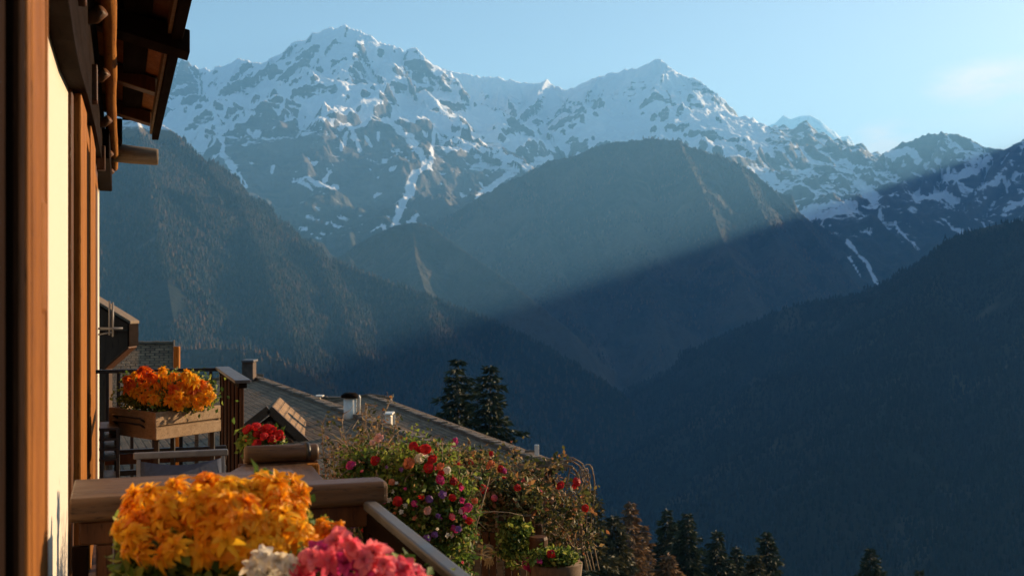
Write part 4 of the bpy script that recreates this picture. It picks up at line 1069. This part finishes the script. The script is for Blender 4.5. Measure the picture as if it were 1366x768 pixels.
# red geraniums in a tall pot behind the bench
gp = house_thing("tall_pot", "tall dark clay pot standing behind the timber bench", "pot", 4.35, .52, -1.5)
wg = HW(349, 4.35)
MB().tube([(wg, 4.35, -1.5), (wg, 4.35, -1.0), (wg, 4.35, -.64), (wg, 4.35, -.60)], [.05, .06, .065, .07], 20).build("body", BRICK, gp, 0, True)
ge = thing("geranium_plant", "dense crimson red geraniums between the dark balusters and the small gable", "flowers", tuple(P(350, 605, 4.3)))
sprout(ge, [(P(348, 590, 4.32), (.075, .06, .05), 1)], 1100, .03, LEAF, 206)
for i in range(26):
    x, y = r1.uniform(328, 374), r1.uniform(560, 592)
    if y < 560 + abs(x - 345) * .55: y = 563 + abs(x - 345) * .6
    place_flower('head_red', P(x, y, 4.27 + r1.uniform(-.05, .04)), (r1.uniform(-.6, .6), -.7, .8), .85, ge, r1)
# ------------------------------------------------------------------ flowering shrub hanging beyond the railing
r2 = random.Random(77)
YB = 4.6
bush = thing("flowering_shrub", "large leafy shrub dotted with red, violet, pink and white flowers beyond the near railing", "shrub", tuple(P(560, 650, YB))[:2] + (-2.6,))
bbl = [(P(500, 640, YB + .1), (.13, .16, .15), 1), (P(555, 640, YB), (.15, .18, .17), 1.5), (P(592, 668, YB), (.12, .15, .16), 1.2), (P(560, 715, YB), (.16, .18, .2), 1.6), (P(600, 725, YB + .02), (.10, .14, .2), .9),
       (P(520, 690, YB + .1), (.13, .15, .16), 1), (P(612, 690, YB), (.07, .1, .12), .5), (P(480, 625, YB + .15), (.09, .1, .08), .35), (P(560, 790, YB), (.13, .15, .2), .6)]
p, d = blob_points(bbl, 21000, 301, .35)
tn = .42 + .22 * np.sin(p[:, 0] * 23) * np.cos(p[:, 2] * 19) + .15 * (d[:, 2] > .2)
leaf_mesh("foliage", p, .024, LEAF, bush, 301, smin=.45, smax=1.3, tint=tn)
p2, d2 = blob_points(bbl, 5500, 302, .75)
leaf_mesh("dry_leaves", p2, .021, LEAF_DARK, bush, 303, smin=.4, smax=1.2)
st = MB()
base = P(560, 650, YB); base.z = -2.6
for i in range(26):
    b = r2.choice(bbl)[0]; tip = Vector(b) + Vector((r2.uniform(-.15, .15), r2.uniform(-.15, .15), r2.uniform(-.05, .2)))
    c = curve_stem(base + Vector((r2.uniform(-.1, .1), r2.uniform(-.1, .1), 0)), tip, 0, .05, 8, r2)
    st.tube([q - bush.location for q in c], [.009 * (1 - .7 * k / 8) for k in range(9)], 5)
for i in range(60):
    b = r2.choice(bbl); a = Vector(b[0]); dd = Vector((r2.uniform(-1, 1), r2.uniform(-1, .3), r2.uniform(-.2, 1.1))).normalized()
    c = curve_stem(a, a + dd * r2.uniform(.18, .27), r2.uniform(0, .05), .08, 5, r2)
    st.tube([q - bush.location for q in c], [.003, .0027, .0024, .002, .0016, .001], 4)
st.build("stems", TWIG, bush, 0, True)
fl = [('head_red', 552, 595, 1.0), ('head_red', 560, 600, .9), ('head_red', 568, 599, 1.25), ('head_red', 576, 612, 1.1), ('head_red', 571, 624, 1.25), ('head_red', 501, 614, 1.2), ('head_salmon', 587, 622, .9), ('head_red', 589, 630, 1.0),
      ('head_red', 605, 642, 1.1), ('head_red', 615, 649, .9), ('head_red', 531, 669, 1.2), ('head_red', 604, 664, .9), ('head_red', 626, 695, .9), ('head_salmon', 523, 643, .9), ('head_salmon', 546, 618, 1.3), ('head_magenta', 587, 640, 1.2),
      ('head_magenta', 468, 620, 1.1), ('head_magenta', 553, 671, 1.0), ('head_magenta', 624, 676, 1.1), ('head_magenta', 617, 680, .8), ('head_pink', 603, 689, .9), ('head_violet', 572, 665, 1.0), ('head_violet', 590, 659, .9), ('head_violet', 579, 713, .9),
      ('head_violet', 570, 717, .8), ('head_violet', 471, 700, .9), ('head_white', 560, 611, 1.2), ('head_white', 566, 607, .9), ('head_white', 597, 627, .9), ('head_blush', 505, 584, 1.1), ('head_blush', 570, 681, .9), ('head_blush', 497, 590, .8), ('head_violet', 611, 705, .7),
      ('head_magenta', 605, 704, .7), ('head_salmon', 633, 668, .8), ('head_pink', 512, 668, .7)]
def skinY(x, y): return YB - .225 + r2.uniform(-.03, .04) + .00002 * ((x - 560) ** 2) + .05 * abs(y - 680) / 100
for k, x, y, s in fl:
    place_flower(k, P(x, y, skinY(x, y)), (r2.uniform(-.3, .7), -1, .5), s * .8, bush, r2)
for i in range(60):
    x, y = r2.uniform(455, 632), r2.uniform(600, 766)
    k = r2.choice(['small_magenta', 'small_red', 'small_violet', 'small_blush', 'small_pink', 'small_white', 'small_salmon'])
    if x > 600 or y > 620: place_flower(k, P(x, y, skinY(x, y) + .02), (r2.uniform(-.6, .8), -1, .4), r2.uniform(.5, 1.0), bush, r2)

# dry stalks with a few leaves rising left of the shrub
def vine(name, label, cat, loc, stems, leafn, leafsize, leafm, seed, rad=.003, sag=.05, wob=.09, group=None):
    root = thing(name, label, cat, loc, 0, group); r = random.Random(seed); m = MB(); pts = []
    for (a, b) in stems:
        c = curve_stem(a, b, r.uniform(-sag, sag), wob, 10, r)
        m.tube([q - root.location for q in c], [rad * (1.15 - .8 * k / 10) for k in range(11)], 5)
        for k in range(3, 11):
            if r.random() < .75: 
                tip = c[k] + Vector((r.uniform(-1, 1), r.uniform(-1, 1), r.uniform(-.4, 1))) * (b - a).length * .11
                cc_ = curve_stem(c[k], tip, 0, .12, 4, r); m.tube([q - root.location for q in cc_], [rad * .55, rad * .5, rad * .4, rad * .35, rad * .25], 4); pts += cc_[1:]
        pts += c[3:]
    m.build("stems", TWIG, root, 0, True)
    if leafn:
        P_ = np.array([tuple(r.choice(pts) + Vector((r.gauss(0, 1), r.gauss(0, 1), r.gauss(0, 1))) * leafsize * .8) for _ in range(leafn)])
        leaf_mesh("leaves", P_, leafsize, leafm, root, seed)
    return root
stems = []
for i in range(46):
    x = r2.uniform(425, 545); top = r2.uniform(548, 618) - (12 if 470 < x < 520 else 0)
    a = P(470 + (x - 480) * .6, 690, YB + .35 + r2.uniform(-.1, .2)); stems.append((a, P(x, top, YB + .35 + r2.uniform(-.25, .3))))
vine("dry_stalks", "thin dry brown stalks and seed heads left of the flowering shrub", "plant", tuple(P(480, 700, YB + .35))[:2] + (-2.6,), stems, 900, .022, LEAF_DARK, 41, .0035)

# ------------------------------------------------------------------ right-hand terrace plants (about eight metres off)
YV = 8.0
stems = []
for i in range(80):
    x = r2.uniform(600, 800); a = P(r2.uniform(640, 760), r2.uniform(700, 770), YV + r2.uniform(-.4, .5))
    env = 606 + 10 * math.sin(x * .09) + (0 if x < 720 else (x - 720) * .45)
    b = P(x, r2.uniform(env, 720), YV + r2.uniform(-.5, .6)); stems.append((a, b))
vv = vine("climbing_vine", "tangled dry climbing vine with scattered red blossoms below the long roof", "vine", tuple(P(700, 760, YV))[:2] + (-2.6,), stems, 4600, .042, LEAF_DARK, 43, .0045, .18, .1)
for k, x, y, s in (('head_red', 747, 647, 1.5), ('head_red', 769, 642, 1.5), ('head_red', 766, 648, 1.1), ('head_red', 781, 677, 1.5), ('head_pink', 674, 670, 1.4), ('head_red', 673, 643, 1.8), ('head_red', 666, 640, 1.4), ('head_magenta', 606, 588, 1.3),
                   ('head_red', 690, 672, 1.4), ('head_pink', 703, 649, 1.3), ('head_white', 635, 636, 1.0), ('head_salmon', 655, 617, 1.4), ('head_red', 668, 625, 1.5), ('head_magenta', 672, 628, 1.2), ('head_red', 735, 739, 1.5), ('head_pink', 699, 640, 1.0),
                   ('head_red', 655, 605, 1.0), ('head_salmon', 651, 622, 1.0), ('head_pink', 720, 655, .9), ('head_white', 640, 638, .8)):
    place_flower(k, P(x, y, YV - .55), (r2.uniform(-.3, .7), -1, .5), s * .85, vv, r2)
# coil of twigs at the vine's upper right end
coil = MB()
cl = vv.location
for i in range(8):
    c0 = P(756 + r2.uniform(-8, 8), 634 + r2.uniform(-5, 5), YV); R = r2.uniform(.07, .13); tilt = r2.uniform(-.6, .6)
    coil.tube([c0 + Vector((R * 1.2 * math.cos(t), R * .5 * math.sin(t + tilt), R * math.sin(t))) - cl for t in [k * .5 + i for k in range(10)]], .0045, 5)
for i in range(9):
    x0 = r2.uniform(752, 800)
    c = [P(x0, 760, YV + .3), P(x0 - 14 + r2.uniform(-6, 6), 700, YV + .2), P(x0 - 4, 655, YV), P(x0 + r2.uniform(-20, 8), r2.uniform(612, 640), YV), P(x0 + r2.uniform(-34, 10), r2.uniform(622, 655), YV - .1)]
    pp = []
    for j in range(4):
        for t in (0, .25, .5, .75): pp.append(c[j].lerp(c[j + 1], t) - cl)
    for _ in range(3): pp = [pp[0]] + [(pp[k - 1] + pp[k] * 2 + pp[k + 1]) / 4 for k in range(1, len(pp) - 1)] + [pp[-1]]
    coil.tube(pp, .0045, 5)
coil.build("twig_coil", TWIG, vv, 0, True)
YV = 7.3
# green shrub behind the timber trough, and one spilling below it
def shrub(label, blobs, n, size, mat, seed, heads, loc, name="shrub"):
    s = thing(name, label, "shrub", loc); sprout(s, blobs, n, size, mat, seed, smin=.5)
    m = MB(); r = random.Random(seed)
    for i in range(10):
        b = r.choice(blobs); c = curve_stem(Vector(loc) + Vector((r.uniform(-.05, .05), 0, 0)), Vector(b[0]), 0, .06, 6, r); m.tube([q - s.location for q in c], [.012, .011, .01, .009, .008, .006, .004], 5)
    m.build("stems", TWIG, s, 0, True)
    for k, x, y, sc in heads: place_flower(k, P(x, y, blobs[0][0].y - blobs[0][1][1] * .9), (r.uniform(-.4, .6), -1, .5), sc, s, r)
    return s
shrub("dull green shrub with red blossoms filling the timber trough above the fence boards", [(P(672, 662, YV + .1), (.22, .2, .13), 1.3), (P(640, 655, YV + .3), (.2, .2, .15), 1), (P(700, 672, YV + .1), (.1, .12, .1), .6), (P(625, 690, YV + .2), (.12, .15, .14), .7)], 7500, .042, LEAF_DARK, 61,
      [('head_pink', 660, 664, 1.2), ('head_red', 645, 652, 1.3), ('head_salmon', 686, 668, 1.1), ('head_red', 630, 668, 1.1), ('head_pink', 640, 680, 1.0), ('head_red', 690, 650, 1.1)], tuple(P(665, 700, YV + .1)))
shrub("yellow green plant trailing down in front of the fence boards under the trough", [(P(684, 722, YV - .12), (.10, .08, .14), 1), (P(692, 708, YV - .1), (.08, .08, .06), .4)], 1500, .036, LEAF, 62, [], tuple(P(684, 702, YV - .05)))
shrub("low flowering plant in the round pot right of the short post", [(P(735, 742, YV - .3), (.15, .12, .05), 1), (P(752, 746, YV - .3), (.07, .08, .05), .5)], 1700, .034, LEAF, 63, [('head_red', 735, 739, 1.5), ('head_magenta', 720, 748, .9)], tuple(P(740, 762, YV - .3)), "potted_plant")
shrub("leafy bush of muted green and red below the rooftop, left of the vine", [(P(606, 625, 8.6), (.2, .2, .14), 1), (P(640, 620, 8.7), (.2, .2, .1), .8), (P(585, 610, 8.8), (.12, .15, .1), .5)], 3600, .04, LEAF_DARK, 64,
      [('head_magenta', 606, 590, 1.3), ('head_salmon', 590, 612, 1.1), ('head_red', 628, 616, 1.0)], tuple(P(615, 660, 8.7))[:2] + (-2.6,))

fen = thing("board_fence", "dark vertical board fence at the bottom right of the flowering shrub", "fence", tuple(P(655, 760, YV + .1))[:2] + (-2.6,))
def wbox(root, x0, x1, y0, y1, Y, d, mat, name, bev=.006, zb=None):
    a, b = P(x0, y0, Y), P(x1, y1, Y); L = root.location
    return MB().box(a.x - L.x, b.x - L.x, Y - L.y, Y + d - L.y, (b.z if zb is None else zb) - L.z, a.z - L.z).build(name, mat, root, bev)
for i in range(12):
    x = 602 + i * 10.2; wbox(fen, x, x + 9, 706 + 5 * math.sin(i * 1.7) - (6 if i > 7 else 0), 768, YV + .05 + .02 * (i % 2), .03, WOOD_BROWN if i % 3 else WOOD_GREY, "fence_board", .006, -2.6)
wbox(fen, 600, 725, 716, 722, YV + .10, .04, WOOD_BROWN, "fence_rail")
tr = thing("trough", "narrow weathered wooden trough on top of the board fence", "planter", tuple(P(684, 703, YV)))
wbox(tr, 665, 708, 686, 689, YV - .06, .02, WOOD_GREY, "rim"); wbox(tr, 665, 708, 689.5, 703, YV - .05, .02, WOOD_BROWN, "side_board")
wbox(tr, 661, 665, 683, 704, YV - .07, .04, WOOD_GREY, "end_post", .004); wbox(tr, 665, 708, 702, 704, YV - .03, .26, WOOD_BROWN, "base"); wbox(tr, 665, 708, 689, 702, YV + .22, .02, WOOD_BROWN, "side_board")
ps = thing("wooden_post", "short thick wooden post between the trough and the round pot", "post", tuple(P(718, 760, YV - .15))[:2] + (-2.6,))
L = ps.location
MB().tube([(0, 0, 0), (0, 0, P(0, 712, YV).z - L.z), (0.0, 0, P(0, 708.5, YV).z - L.z)], [.062, .060, .054], 14).build("post", WOOD_BROWN, ps, 0, False)
BASKET = wood("basket_brown", (.07, .035, .015), (.20, .11, .05), (30, 30, 4), .8)
pot = thing("round_pot", "round brown basket pot at the bottom edge holding the low flowering plant", "pot", tuple(P(742, 780, YV - .3))[:2] + (-1.98 - .3,))
L = pot.location; zz = P(0, 750, YV - .3).z - L.z
MB().tube([(0, 0, zz - .3), (0, 0, zz - .15), (0, 0, zz), (0, 0, zz - .015)], [.11, .15, .165, .15], 22).build("body", BASKET, pot, 0, True)
MB().tube([(0, 0, -.35), (0, 0, zz - .3)], [.05, .05], 10).build("stand", WOOD_BROWN, pot, 0, True)
rp = thing("rope", "pale straw rope sagging from a knot across the board fence", "rope", tuple(P(652, 734, YV - .05)))
L = rp.location
c = [P(638, 727, YV - .03), P(648, 731, YV - .05), P(660, 738, YV - .05), P(676, 747, YV - .06), P(690, 754, YV - .06), P(706, 758, YV - .10)]
m = MB().tube([q - L for q in c], .011, 7)
for i in range(7):
    c0 = P(651, 733 + i * 1.2, YV - .06); R = r2.uniform(.03, .045)
    m.tube([c0 + Vector((R * math.cos(t), -.01 + .02 * math.sin(t * 1.3 + i), R * .8 * math.sin(t))) - L for t in [k * .75 + i for k in range(9)]], .008, 6)
for i in range(8):
    m.tube([P(650 + i * .7, 738, YV - .06) - L, P(646 + i * 1.8, 754 + r2.uniform(-3, 5), YV - .07) - L], [.005, .003], 4)
m.build("rope_strand", STRAW, rp, 0, True)
mf = thing("fuchsia_flower", "single vivid magenta blossom hanging beside the end of the rope", "flower", tuple(P(705, 756, YV - .2)))
for i in range(3): place_flower('head_magenta', P(705 + i * 1.5 - 1, 752 + i * 3, YV - .2), (.3, -1, .3), 1.6 - i * .2, mf, r2)
m = MB().tube([(0, .0, -.02), (.01, .08, -.12), (0, .13, -.3)], .005, 5).build("stem", TWIG, mf, 0, True)

# ------------------------------------------------------------------ village houses
def roof_slab(root, a, b, down, th, mat, name="roof", over=0.0):
    """a,b ridge ends (world), down = world vector from ridge to eave; slab with local XY on its face"""
    a, b, down = Vector(a), Vector(b), Vector(down)
    x = (b - a).normalized(); y = (down - x * down.dot(x)).normalized(); n = x.cross(y)
    if n.z < 0: n = -n
    L, D = (b - a).length, down.length
    m = MB(); vs = [Vector((i, j, k)) for k in (-th, 0) for j in (0, D) for i in (0, L)]
    y2 = n.cross(x)
    flip = 1 if y2.dot(y) > 0 else -1
    vs = [Vector((p_.x, p_.y * flip, p_.z)) for p_ in vs]
    m.add(vs, [(0, 2, 3, 1), (4, 5, 7, 6), (0, 1, 5, 4), (2, 6, 7, 3), (0, 4, 6, 2), (1, 3, 7, 5)])
    o = m.build(name, mat, None); M = Matrix((x, y2, n)).transposed().to_4x4(); M.translation = a
    o.parent = root; o.matrix_basis = Matrix.Translation(-root.location) @ M
    return o
def gable_house(label, r0, r1_, wl, wr, pitch, wall_h, cap=WOOD_GREY, wall_mat=None):
    r0, r1_ = Vector(r0), Vector(r1_); d = (r1_ - r0).normalized(); side = Vector((d.y, -d.x, 0)).normalized()  # side = right of travel
    loc = (r0 + r1_) / 2; loc.z -= wall_h
    root = thing("timber_house", label, "house", loc)
    tp = math.tan(pitch)
    for sgn, w in ((-1, wl), (1, wr)):
        roof_slab(root, r0 - d * .5, r1_ + d * .5, side * sgn * w + Vector((0, 0, -w * tp)), .14, SHINGLE)
    L = root.location
    m = MB(); n = int((r1_ - r0).length / .38) + 3; rr = random.Random(n)
    for i in range(n):
        a = r0 + d * (-.52 + i * .38); b = a + d * .41; o1 = Vector((rr.uniform(-.012, .012), 0, .02 + rr.uniform(-.015, .02))); o2 = o1 + Vector((0, 0, rr.uniform(.0, .03)))
        m.bar(a + o1 - L, b + o2 - L, .19 + rr.uniform(-.02, .03), .075)
    m.build("ridge_cap", cap, root, .015)
    # walls: prism following the gable
    m = MB(); prof = [(-wl * .86, -wl * .86 * tp - .17), (0, -.17), (wr * .86, -wr * .86 * tp - .17), (wr * .86, -wall_h), (-wl * .86, -wall_h)]
    vs = [r0 + side * a + Vector((0, 0, z)) - L for a, z in prof] + [r1_ + side * a + Vector((0, 0, z)) - L for a, z in prof]
    fs = [(4, 3, 2, 1, 0), (5, 6, 7, 8, 9)] + [(i, (i + 1) % 5, 5 + (i + 1) % 5, 5 + i) for i in range(5)]
    m.add(vs, fs).build("wall", wall_mat or WOOD_HOUSE, root)
    for sgn, w in ((-1, wl), (1, wr)):
        for e in (r0 - d * .5, r1_ + d * .5):
            MB().bar(e - L, e + side * sgn * w + Vector((0, 0, -w * tp)) - L, .05, .2).build("bargeboard", WOOD_GREY, root, .01)
    return root, d, side
def ridge_pt(px, py_a, slope, z, px0):  # point of a level ridge at a pixel column
    y = py_a + slope * (px - px0); Y = 1500 * -z / (y - 400); return P(px, y, Y)
zA, zB = -2.47, -3.47
A0, A1 = ridge_pt(334, 502, .378, zA, 334), ridge_pt(604, 502, .378, zA, 334)
hA, dA, sA = gable_house("timber house with the nearest long shingle roof, its chimney right behind the far balusters", A0, A1, .5, 5.2, math.radians(8), 6.5)
B0, B1 = ridge_pt(496, 530, .379, zB, 496), ridge_pt(712, 530, .379, zB, 496)
hB, dB, sB_ = gable_house("timber house with the longer shingle roof in front of the two tall spruces", B0, B1, .6, 1.9, math.radians(8), 6.5)
C0, C1 = P(428, 531, 46), P(505, 531, 46)
hC, _, _ = gable_house("timber house whose level dark roof shows behind the white flue", C0, C1, 4.0, 4.0, math.radians(30), 9)
def cbox(root, px0, px1, py0, py1, Y, d, mat, name, bev=.02, label=None):
    a, b = P(px0, py0, Y), P(px1, py1, Y); L = root.location
    return MB().box(a.x - L.x, b.x - L.x, Y - L.y, Y + d - L.y, b.z - L.z, a.z - L.z).build(name, mat, root, bev, label=label)
cbox(hA, 322.5, 337.5, 482, 530, 34.5, .45, BRICK, "chimney"); cbox(hA, 321.5, 338.5, 480, 483.5, 34.4, .6, LEAD, "chimney_cap")
Yf_ = 23.8; L = hA.location
fb_ = P(467, 575, Yf_); ft = P(467, 530, Yf_)
MB().tube([fb_ - L, ft - L], .135, 20).build("flue", WHITEMETAL, hA, 0, True, "white cylindrical flue with a brown cap")
MB().tube([ft - L, ft + Vector((0, 0, .05)) - L, ft + Vector((0, 0, .10)) - L], [.19, .19, .12], 20).build("flue_cap", WOOD_DARK, hA, 0, True)
MB().tube([P(478, 527, Yf_) - L, P(479, 530, Yf_) - L, P(478.5, 560, Yf_) - L], .035, 8).build("flue_pipe", WHITEMETAL, hA, 0, True)
cbox(hA, 513, 522, 553, 585, 22, .3, WHITEMETAL, "vent", .03); cbox(hA, 511, 524, 551, 554, 21.9, .4, WHITEMETAL, "vent_cap", .02)
cbox(hA, 525, 527, 553, 585, 21.5, .03, WHITEMETAL, "pole", 0)
cbox(hA, 420, 430, 527.5, 529.5, 28.5, .3, WHITEMETAL, "vent_cap", .01); cbox(hA, 423, 427, 529, 545, 28.6, .1, WHITEMETAL, "vent", .01)
cbox(hB, 713, 719, 593, 616, 25, .06, WHITEMETAL, "snow_guard", .01); cbox(hB, 700, 713, 600, 603, 25, .04, WOOD_GREY, "snow_guard_bar", .01)
# dormer gable on the first roof
ap = P(360, 545, 21.5); L = hA.location
dl_, dr_ = P(300, 592, 21.5), P(424, 604, 21.5); back = Vector((-.35, 2.6, 0)) * 1.0
for e, nm in ((dl_, 0), (dr_, 1)):
    roof_slab(hA, ap if nm else ap + back, (ap + back) if nm else ap, (e - ap) * 1.05, .08, SHINGLE, "dormer_roof")
    MB().bar(ap - L + Vector((0, -.05, .0)), e - L + Vector((0, -.05, 0)), .06, .16).build("dormer_bargeboard", WOOD_RAIL_L, hA, .01)
    MB().bar(ap - L + Vector((0, -.02, -.25)), e - L + Vector((0, -.02, -.25)), .05, .07).build("dormer_rafter", WOOD_BROWN, hA, .01)
g = MB(); v = [ap + Vector((0, .5, -.1)), dl_ + Vector((.1, .5, 0)), dr_ + Vector((-.1, .5, 0)), dr_ + Vector((-.1, .5, -1)), dl_ + Vector((.1, .5, -1))]
v2 = [q + Vector((0, .1, 0)) for q in v]
g.add([q - L for q in v + v2], [(0, 1, 4, 3, 2), (7, 8, 9, 6, 5), (0, 2, 7, 5), (2, 3, 8, 7), (3, 4, 9, 8), (4, 1, 6, 9), (1, 0, 5, 6)]).build("dormer_wall", WOOD_HOUSE, hA)
# bay-fronted dark house behind the wall corner
Yn = 20.0
nh = thing("timber_house", "dark boarded house with an overhanging corner bay just right of the chalet wall", "house", tuple(P(120, 620, Yn)))
L = nh.location
def wp(px, py): q = P(px, py, Yn); return (q.x - L.x, q.z - L.z)
MB().extrude([wp(60, 365), wp(173, 433), wp(173, 461), wp(141, 489), wp(141, 700), wp(60, 700)], 'y', 0, .35).build("wall", WOOD_HOUSE, nh, .02)
MB().extrude([wp(60, 357), wp(176, 428), wp(176, 432), wp(60, 362)], 'y', -.08, .4).build("roof", WOOD_GREY, nh, .01)
MB().extrude([wp(172.4, 432), wp(175, 432), wp(175, 462), wp(172.4, 462)], 'y', -.1, .4).build("fascia", WOOD_DARK, nh, .01)
MB().extrude([wp(140, 489), wp(173, 461), wp(174, 464), wp(141, 493)], 'y', -.08, .36).build("soffit", WOOD_BROWN, nh, .01)
MB().extrude([wp(100, 440), wp(172, 440), wp(172, 442), wp(100, 442)], 'y', -.06, -.001).build("trim_board", WOOD_HOUSE, nh, .004)
h2, _, _ = gable_house("low roofed house partly hidden behind the planter of orange blooms", P(232, 457.5, 31) - Vector((.957, .288, 0)) * 6, P(232, 457.5, 31) - Vector((.957, .288, 0)) * .5, .6, 5.5, math.radians(24), 8)
cbox(h2, 175, 187, 458, 466, 31.5, .4, WHITEMETAL, "roof_window", .02)
cbox(h2, 228, 230.5, 456, 470, 31.0, .1, WHITEMETAL, "vent", .01)
wpst = thing("wooden_post", "upright orange brown timber post rising behind the far railing", "post", tuple(P(235, 700, 9.6)))
wbox(wpst, 231, 238.5, 462, 700, 9.6, .05, WOOD_ORANGE, "post", .006)

# meadows and farmhouses on the valley floor
farm_mat = plain("pale_farm_walls", (.5, .46, .4), .9); farm_roof = plain("farm_roof", (.12, .1, .09), .9)
for i, (px, py, sz) in enumerate(((845, 612, 14), (852, 611, 10), (872, 613, 13), (879, 612, 10), (860, 628, 8), (790, 604, 9))):
    Y = 640 * F / (py - 400); q = P(px, py, Y)
    rt = thing("farmhouse", ["white farmhouse at the left of the valley floor pair", "small barn beside the left valley farmhouse", "white farmhouse at the right of the valley floor pair",
                             "small barn beside the right valley farmhouse", "lone farmhouse lowest on the valley floor", "farmhouse furthest left on the valley floor"][i], "house", (q.x, q.y, FLOOR + 1))
    zq = 6 + sz * .25
    MB().box(-sz, sz, -sz * .5, sz * .5, -14, zq).build("wall", farm_mat, rt)
    MB().extrude([(-sz * .62, zq), (sz * .62, zq), (0, zq + sz * .45)], 'x', -sz * 1.08, sz * 1.08).build("roof", farm_roof, rt)

# ------------------------------------------------------------------ conifers
def conifer(label, px, py, Y, H, spread, mat, seed, dens=1.0, group=None, name="spruce_tree", droop=.35):
    tip = P(px, py, Y); base = Vector((tip.x, tip.y, tip.z - H))
    root = thing(name, label, "tree", base, 0, group); rng = np.random.default_rng(seed)
    MB().tube([(0, 0, -2), (0, 0, H * .5), (0, 0, H * .97)], [H * .018, H * .010, .02], 8).build("trunk", BARK, root, 0, True)
    pts, dirs, tn = [], [], []
    z = H; lv = 0
    while z > H * .12:
        f = 1 - z / H; Rr = spread * (f ** .62) * rng.uniform(.78, 1.15) + .12
        nb_ = int(5 + 6 * min(1, f * 2))
        a0 = rng.random() * 6.28
        for b in range(nb_):
            a = a0 + b * 6.283 / nb_ + rng.normal(0, .18); R_ = Rr * rng.uniform(.4, 1.2)
            n = max(4, int(R_ * 13 * dens)); t = np.linspace(.08, 1, n)
            dr = -droop * R_ * t ** 1.3 + .16 * R_ * t ** 4
            bx, by, bz = R_ * t * np.cos(a), R_ * t * np.sin(a), z + dr
            for sdn in (-1, 0, 1, 0):
                sp = .30 * R_ * (1.05 - t) * sdn + rng.normal(0, .05, n)
                pts.append(np.stack([bx - sp * np.sin(a), by + sp * np.cos(a), bz + rng.normal(0, .05, n) - .06 * abs(sdn)], -1))
                dd = np.stack([np.cos(a) * np.ones(n) - .7 * sdn * np.sin(a), np.sin(a) * np.ones(n) + .7 * sdn * np.cos(a), -.25 - .35 * rng.random(n)], -1); dirs.append(dd)
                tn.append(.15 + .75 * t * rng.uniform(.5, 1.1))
        z -= H * .0145 + .10 + .12 * f; lv += 1
    pts = np.concatenate(pts) + np.array(base); dirs = np.concatenate(dirs); tn = np.concatenate(tn)
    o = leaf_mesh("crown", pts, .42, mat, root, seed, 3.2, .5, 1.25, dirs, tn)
    return root
conifer("tall dark spruce, left one of the pair behind the long roof", 611, 481, 60, 23, 4.5, NEEDLE, 1)
conifer("tall dark spruce, right one of the pair behind the long roof", 654, 490, 58, 22, 4.5, NEEDLE, 2)
T = [("broad dark spruce rising just right of the climbing vine", 786, 655, 62, 19, 4.2, NEEDLE_OLIVE, 3), ("olive green spruce tucked behind the vine's red blossoms", 752, 668, 56, 18, 3.4, NEEDLE, 4),
     ("spindly tan larch standing between two dark spruces", 842, 672, 72, 20, 3.0, NEEDLE_TAN, 5), ("slim dark spruce with the sharpest top, right of the tan larch", 890, 681, 84, 20, 3.8, NEEDLE, 6),
     ("bushy grey green spruce right of the slim sharp topped one", 917, 686, 80, 19, 4.2, NEEDLE, 7), ("small dark spruce beside the bushy grey green one", 957, 710, 82, 18, 3.6, NEEDLE, 8),
     ("tiny dark spruce top between two taller spruces", 982, 731, 88, 17, 2.6, NEEDLE, 9), ("broad dark spruce at the right end of the tree row", 1023, 711, 80, 18, 4.4, NEEDLE, 10),
     ("olive bushy conifer in front of the right end spruce", 1008, 742, 70, 16, 4.0, NEEDLE_OLIVE, 11), ("solitary dark spruce top far right of the tree row", 1161, 732, 92, 18, 3.8, NEEDLE, 12),
     ("barely visible spruce tip at the bottom edge, rightmost of all", 1226, 762, 96, 17, 3.2, NEEDLE, 13), ("low rusty brown larch in front of the slim sharp topped spruce", 892, 742, 62, 14, 3.0, NEEDLE_TAN, 14),
     ("olive spruce filling the gap left of the tan larch", 818, 690, 66, 17, 4.4, NEEDLE_OLIVE, 15), ("thin brown larch top behind the tan larch", 858, 702, 80, 18, 2.8, NEEDLE_TAN, 16)]
for a in T: conifer(*a, group="conifers on the slope below the village", name="larch_tree" if a[6] is NEEDLE_TAN else "spruce_tree", dens=1.0 if a[6] is not NEEDLE_TAN else .55)

# ------------------------------------------------------------------ pieces of parts go one level down
def under(root, parent_name, *child_names):
    par = [o for o in root.children if o.name.split('.')[0] == parent_name]
    for o in list(root.children):
        if o.name.split('.')[0] in child_names and par:
            best = min(par, key=lambda q: (sum((Vector(c) for c in q.bound_box), Vector()) / 8 - sum((Vector(c) for c in o.bound_box), Vector()) / 8).length)
            if best.matrix_local == Matrix.Identity(4) or best.location.length == 0: o.parent = best
under(hA, "chimney", "chimney_cap"); under(hA, "flue", "flue_cap", "flue_pipe"); under(hA, "dormer_wall", "dormer_bargeboard", "dormer_rafter"); under(hA, "vent", "vent_cap")
under(bench, "log_rail", "log_band"); under(chalet, "window_pane", "window_frame", "window_sill", "window_head", "window_shutter")
under(chalet, "shutter", "shutter_stile", "shutter_panel"); under(hB, "snow_guard", "snow_guard_bar")
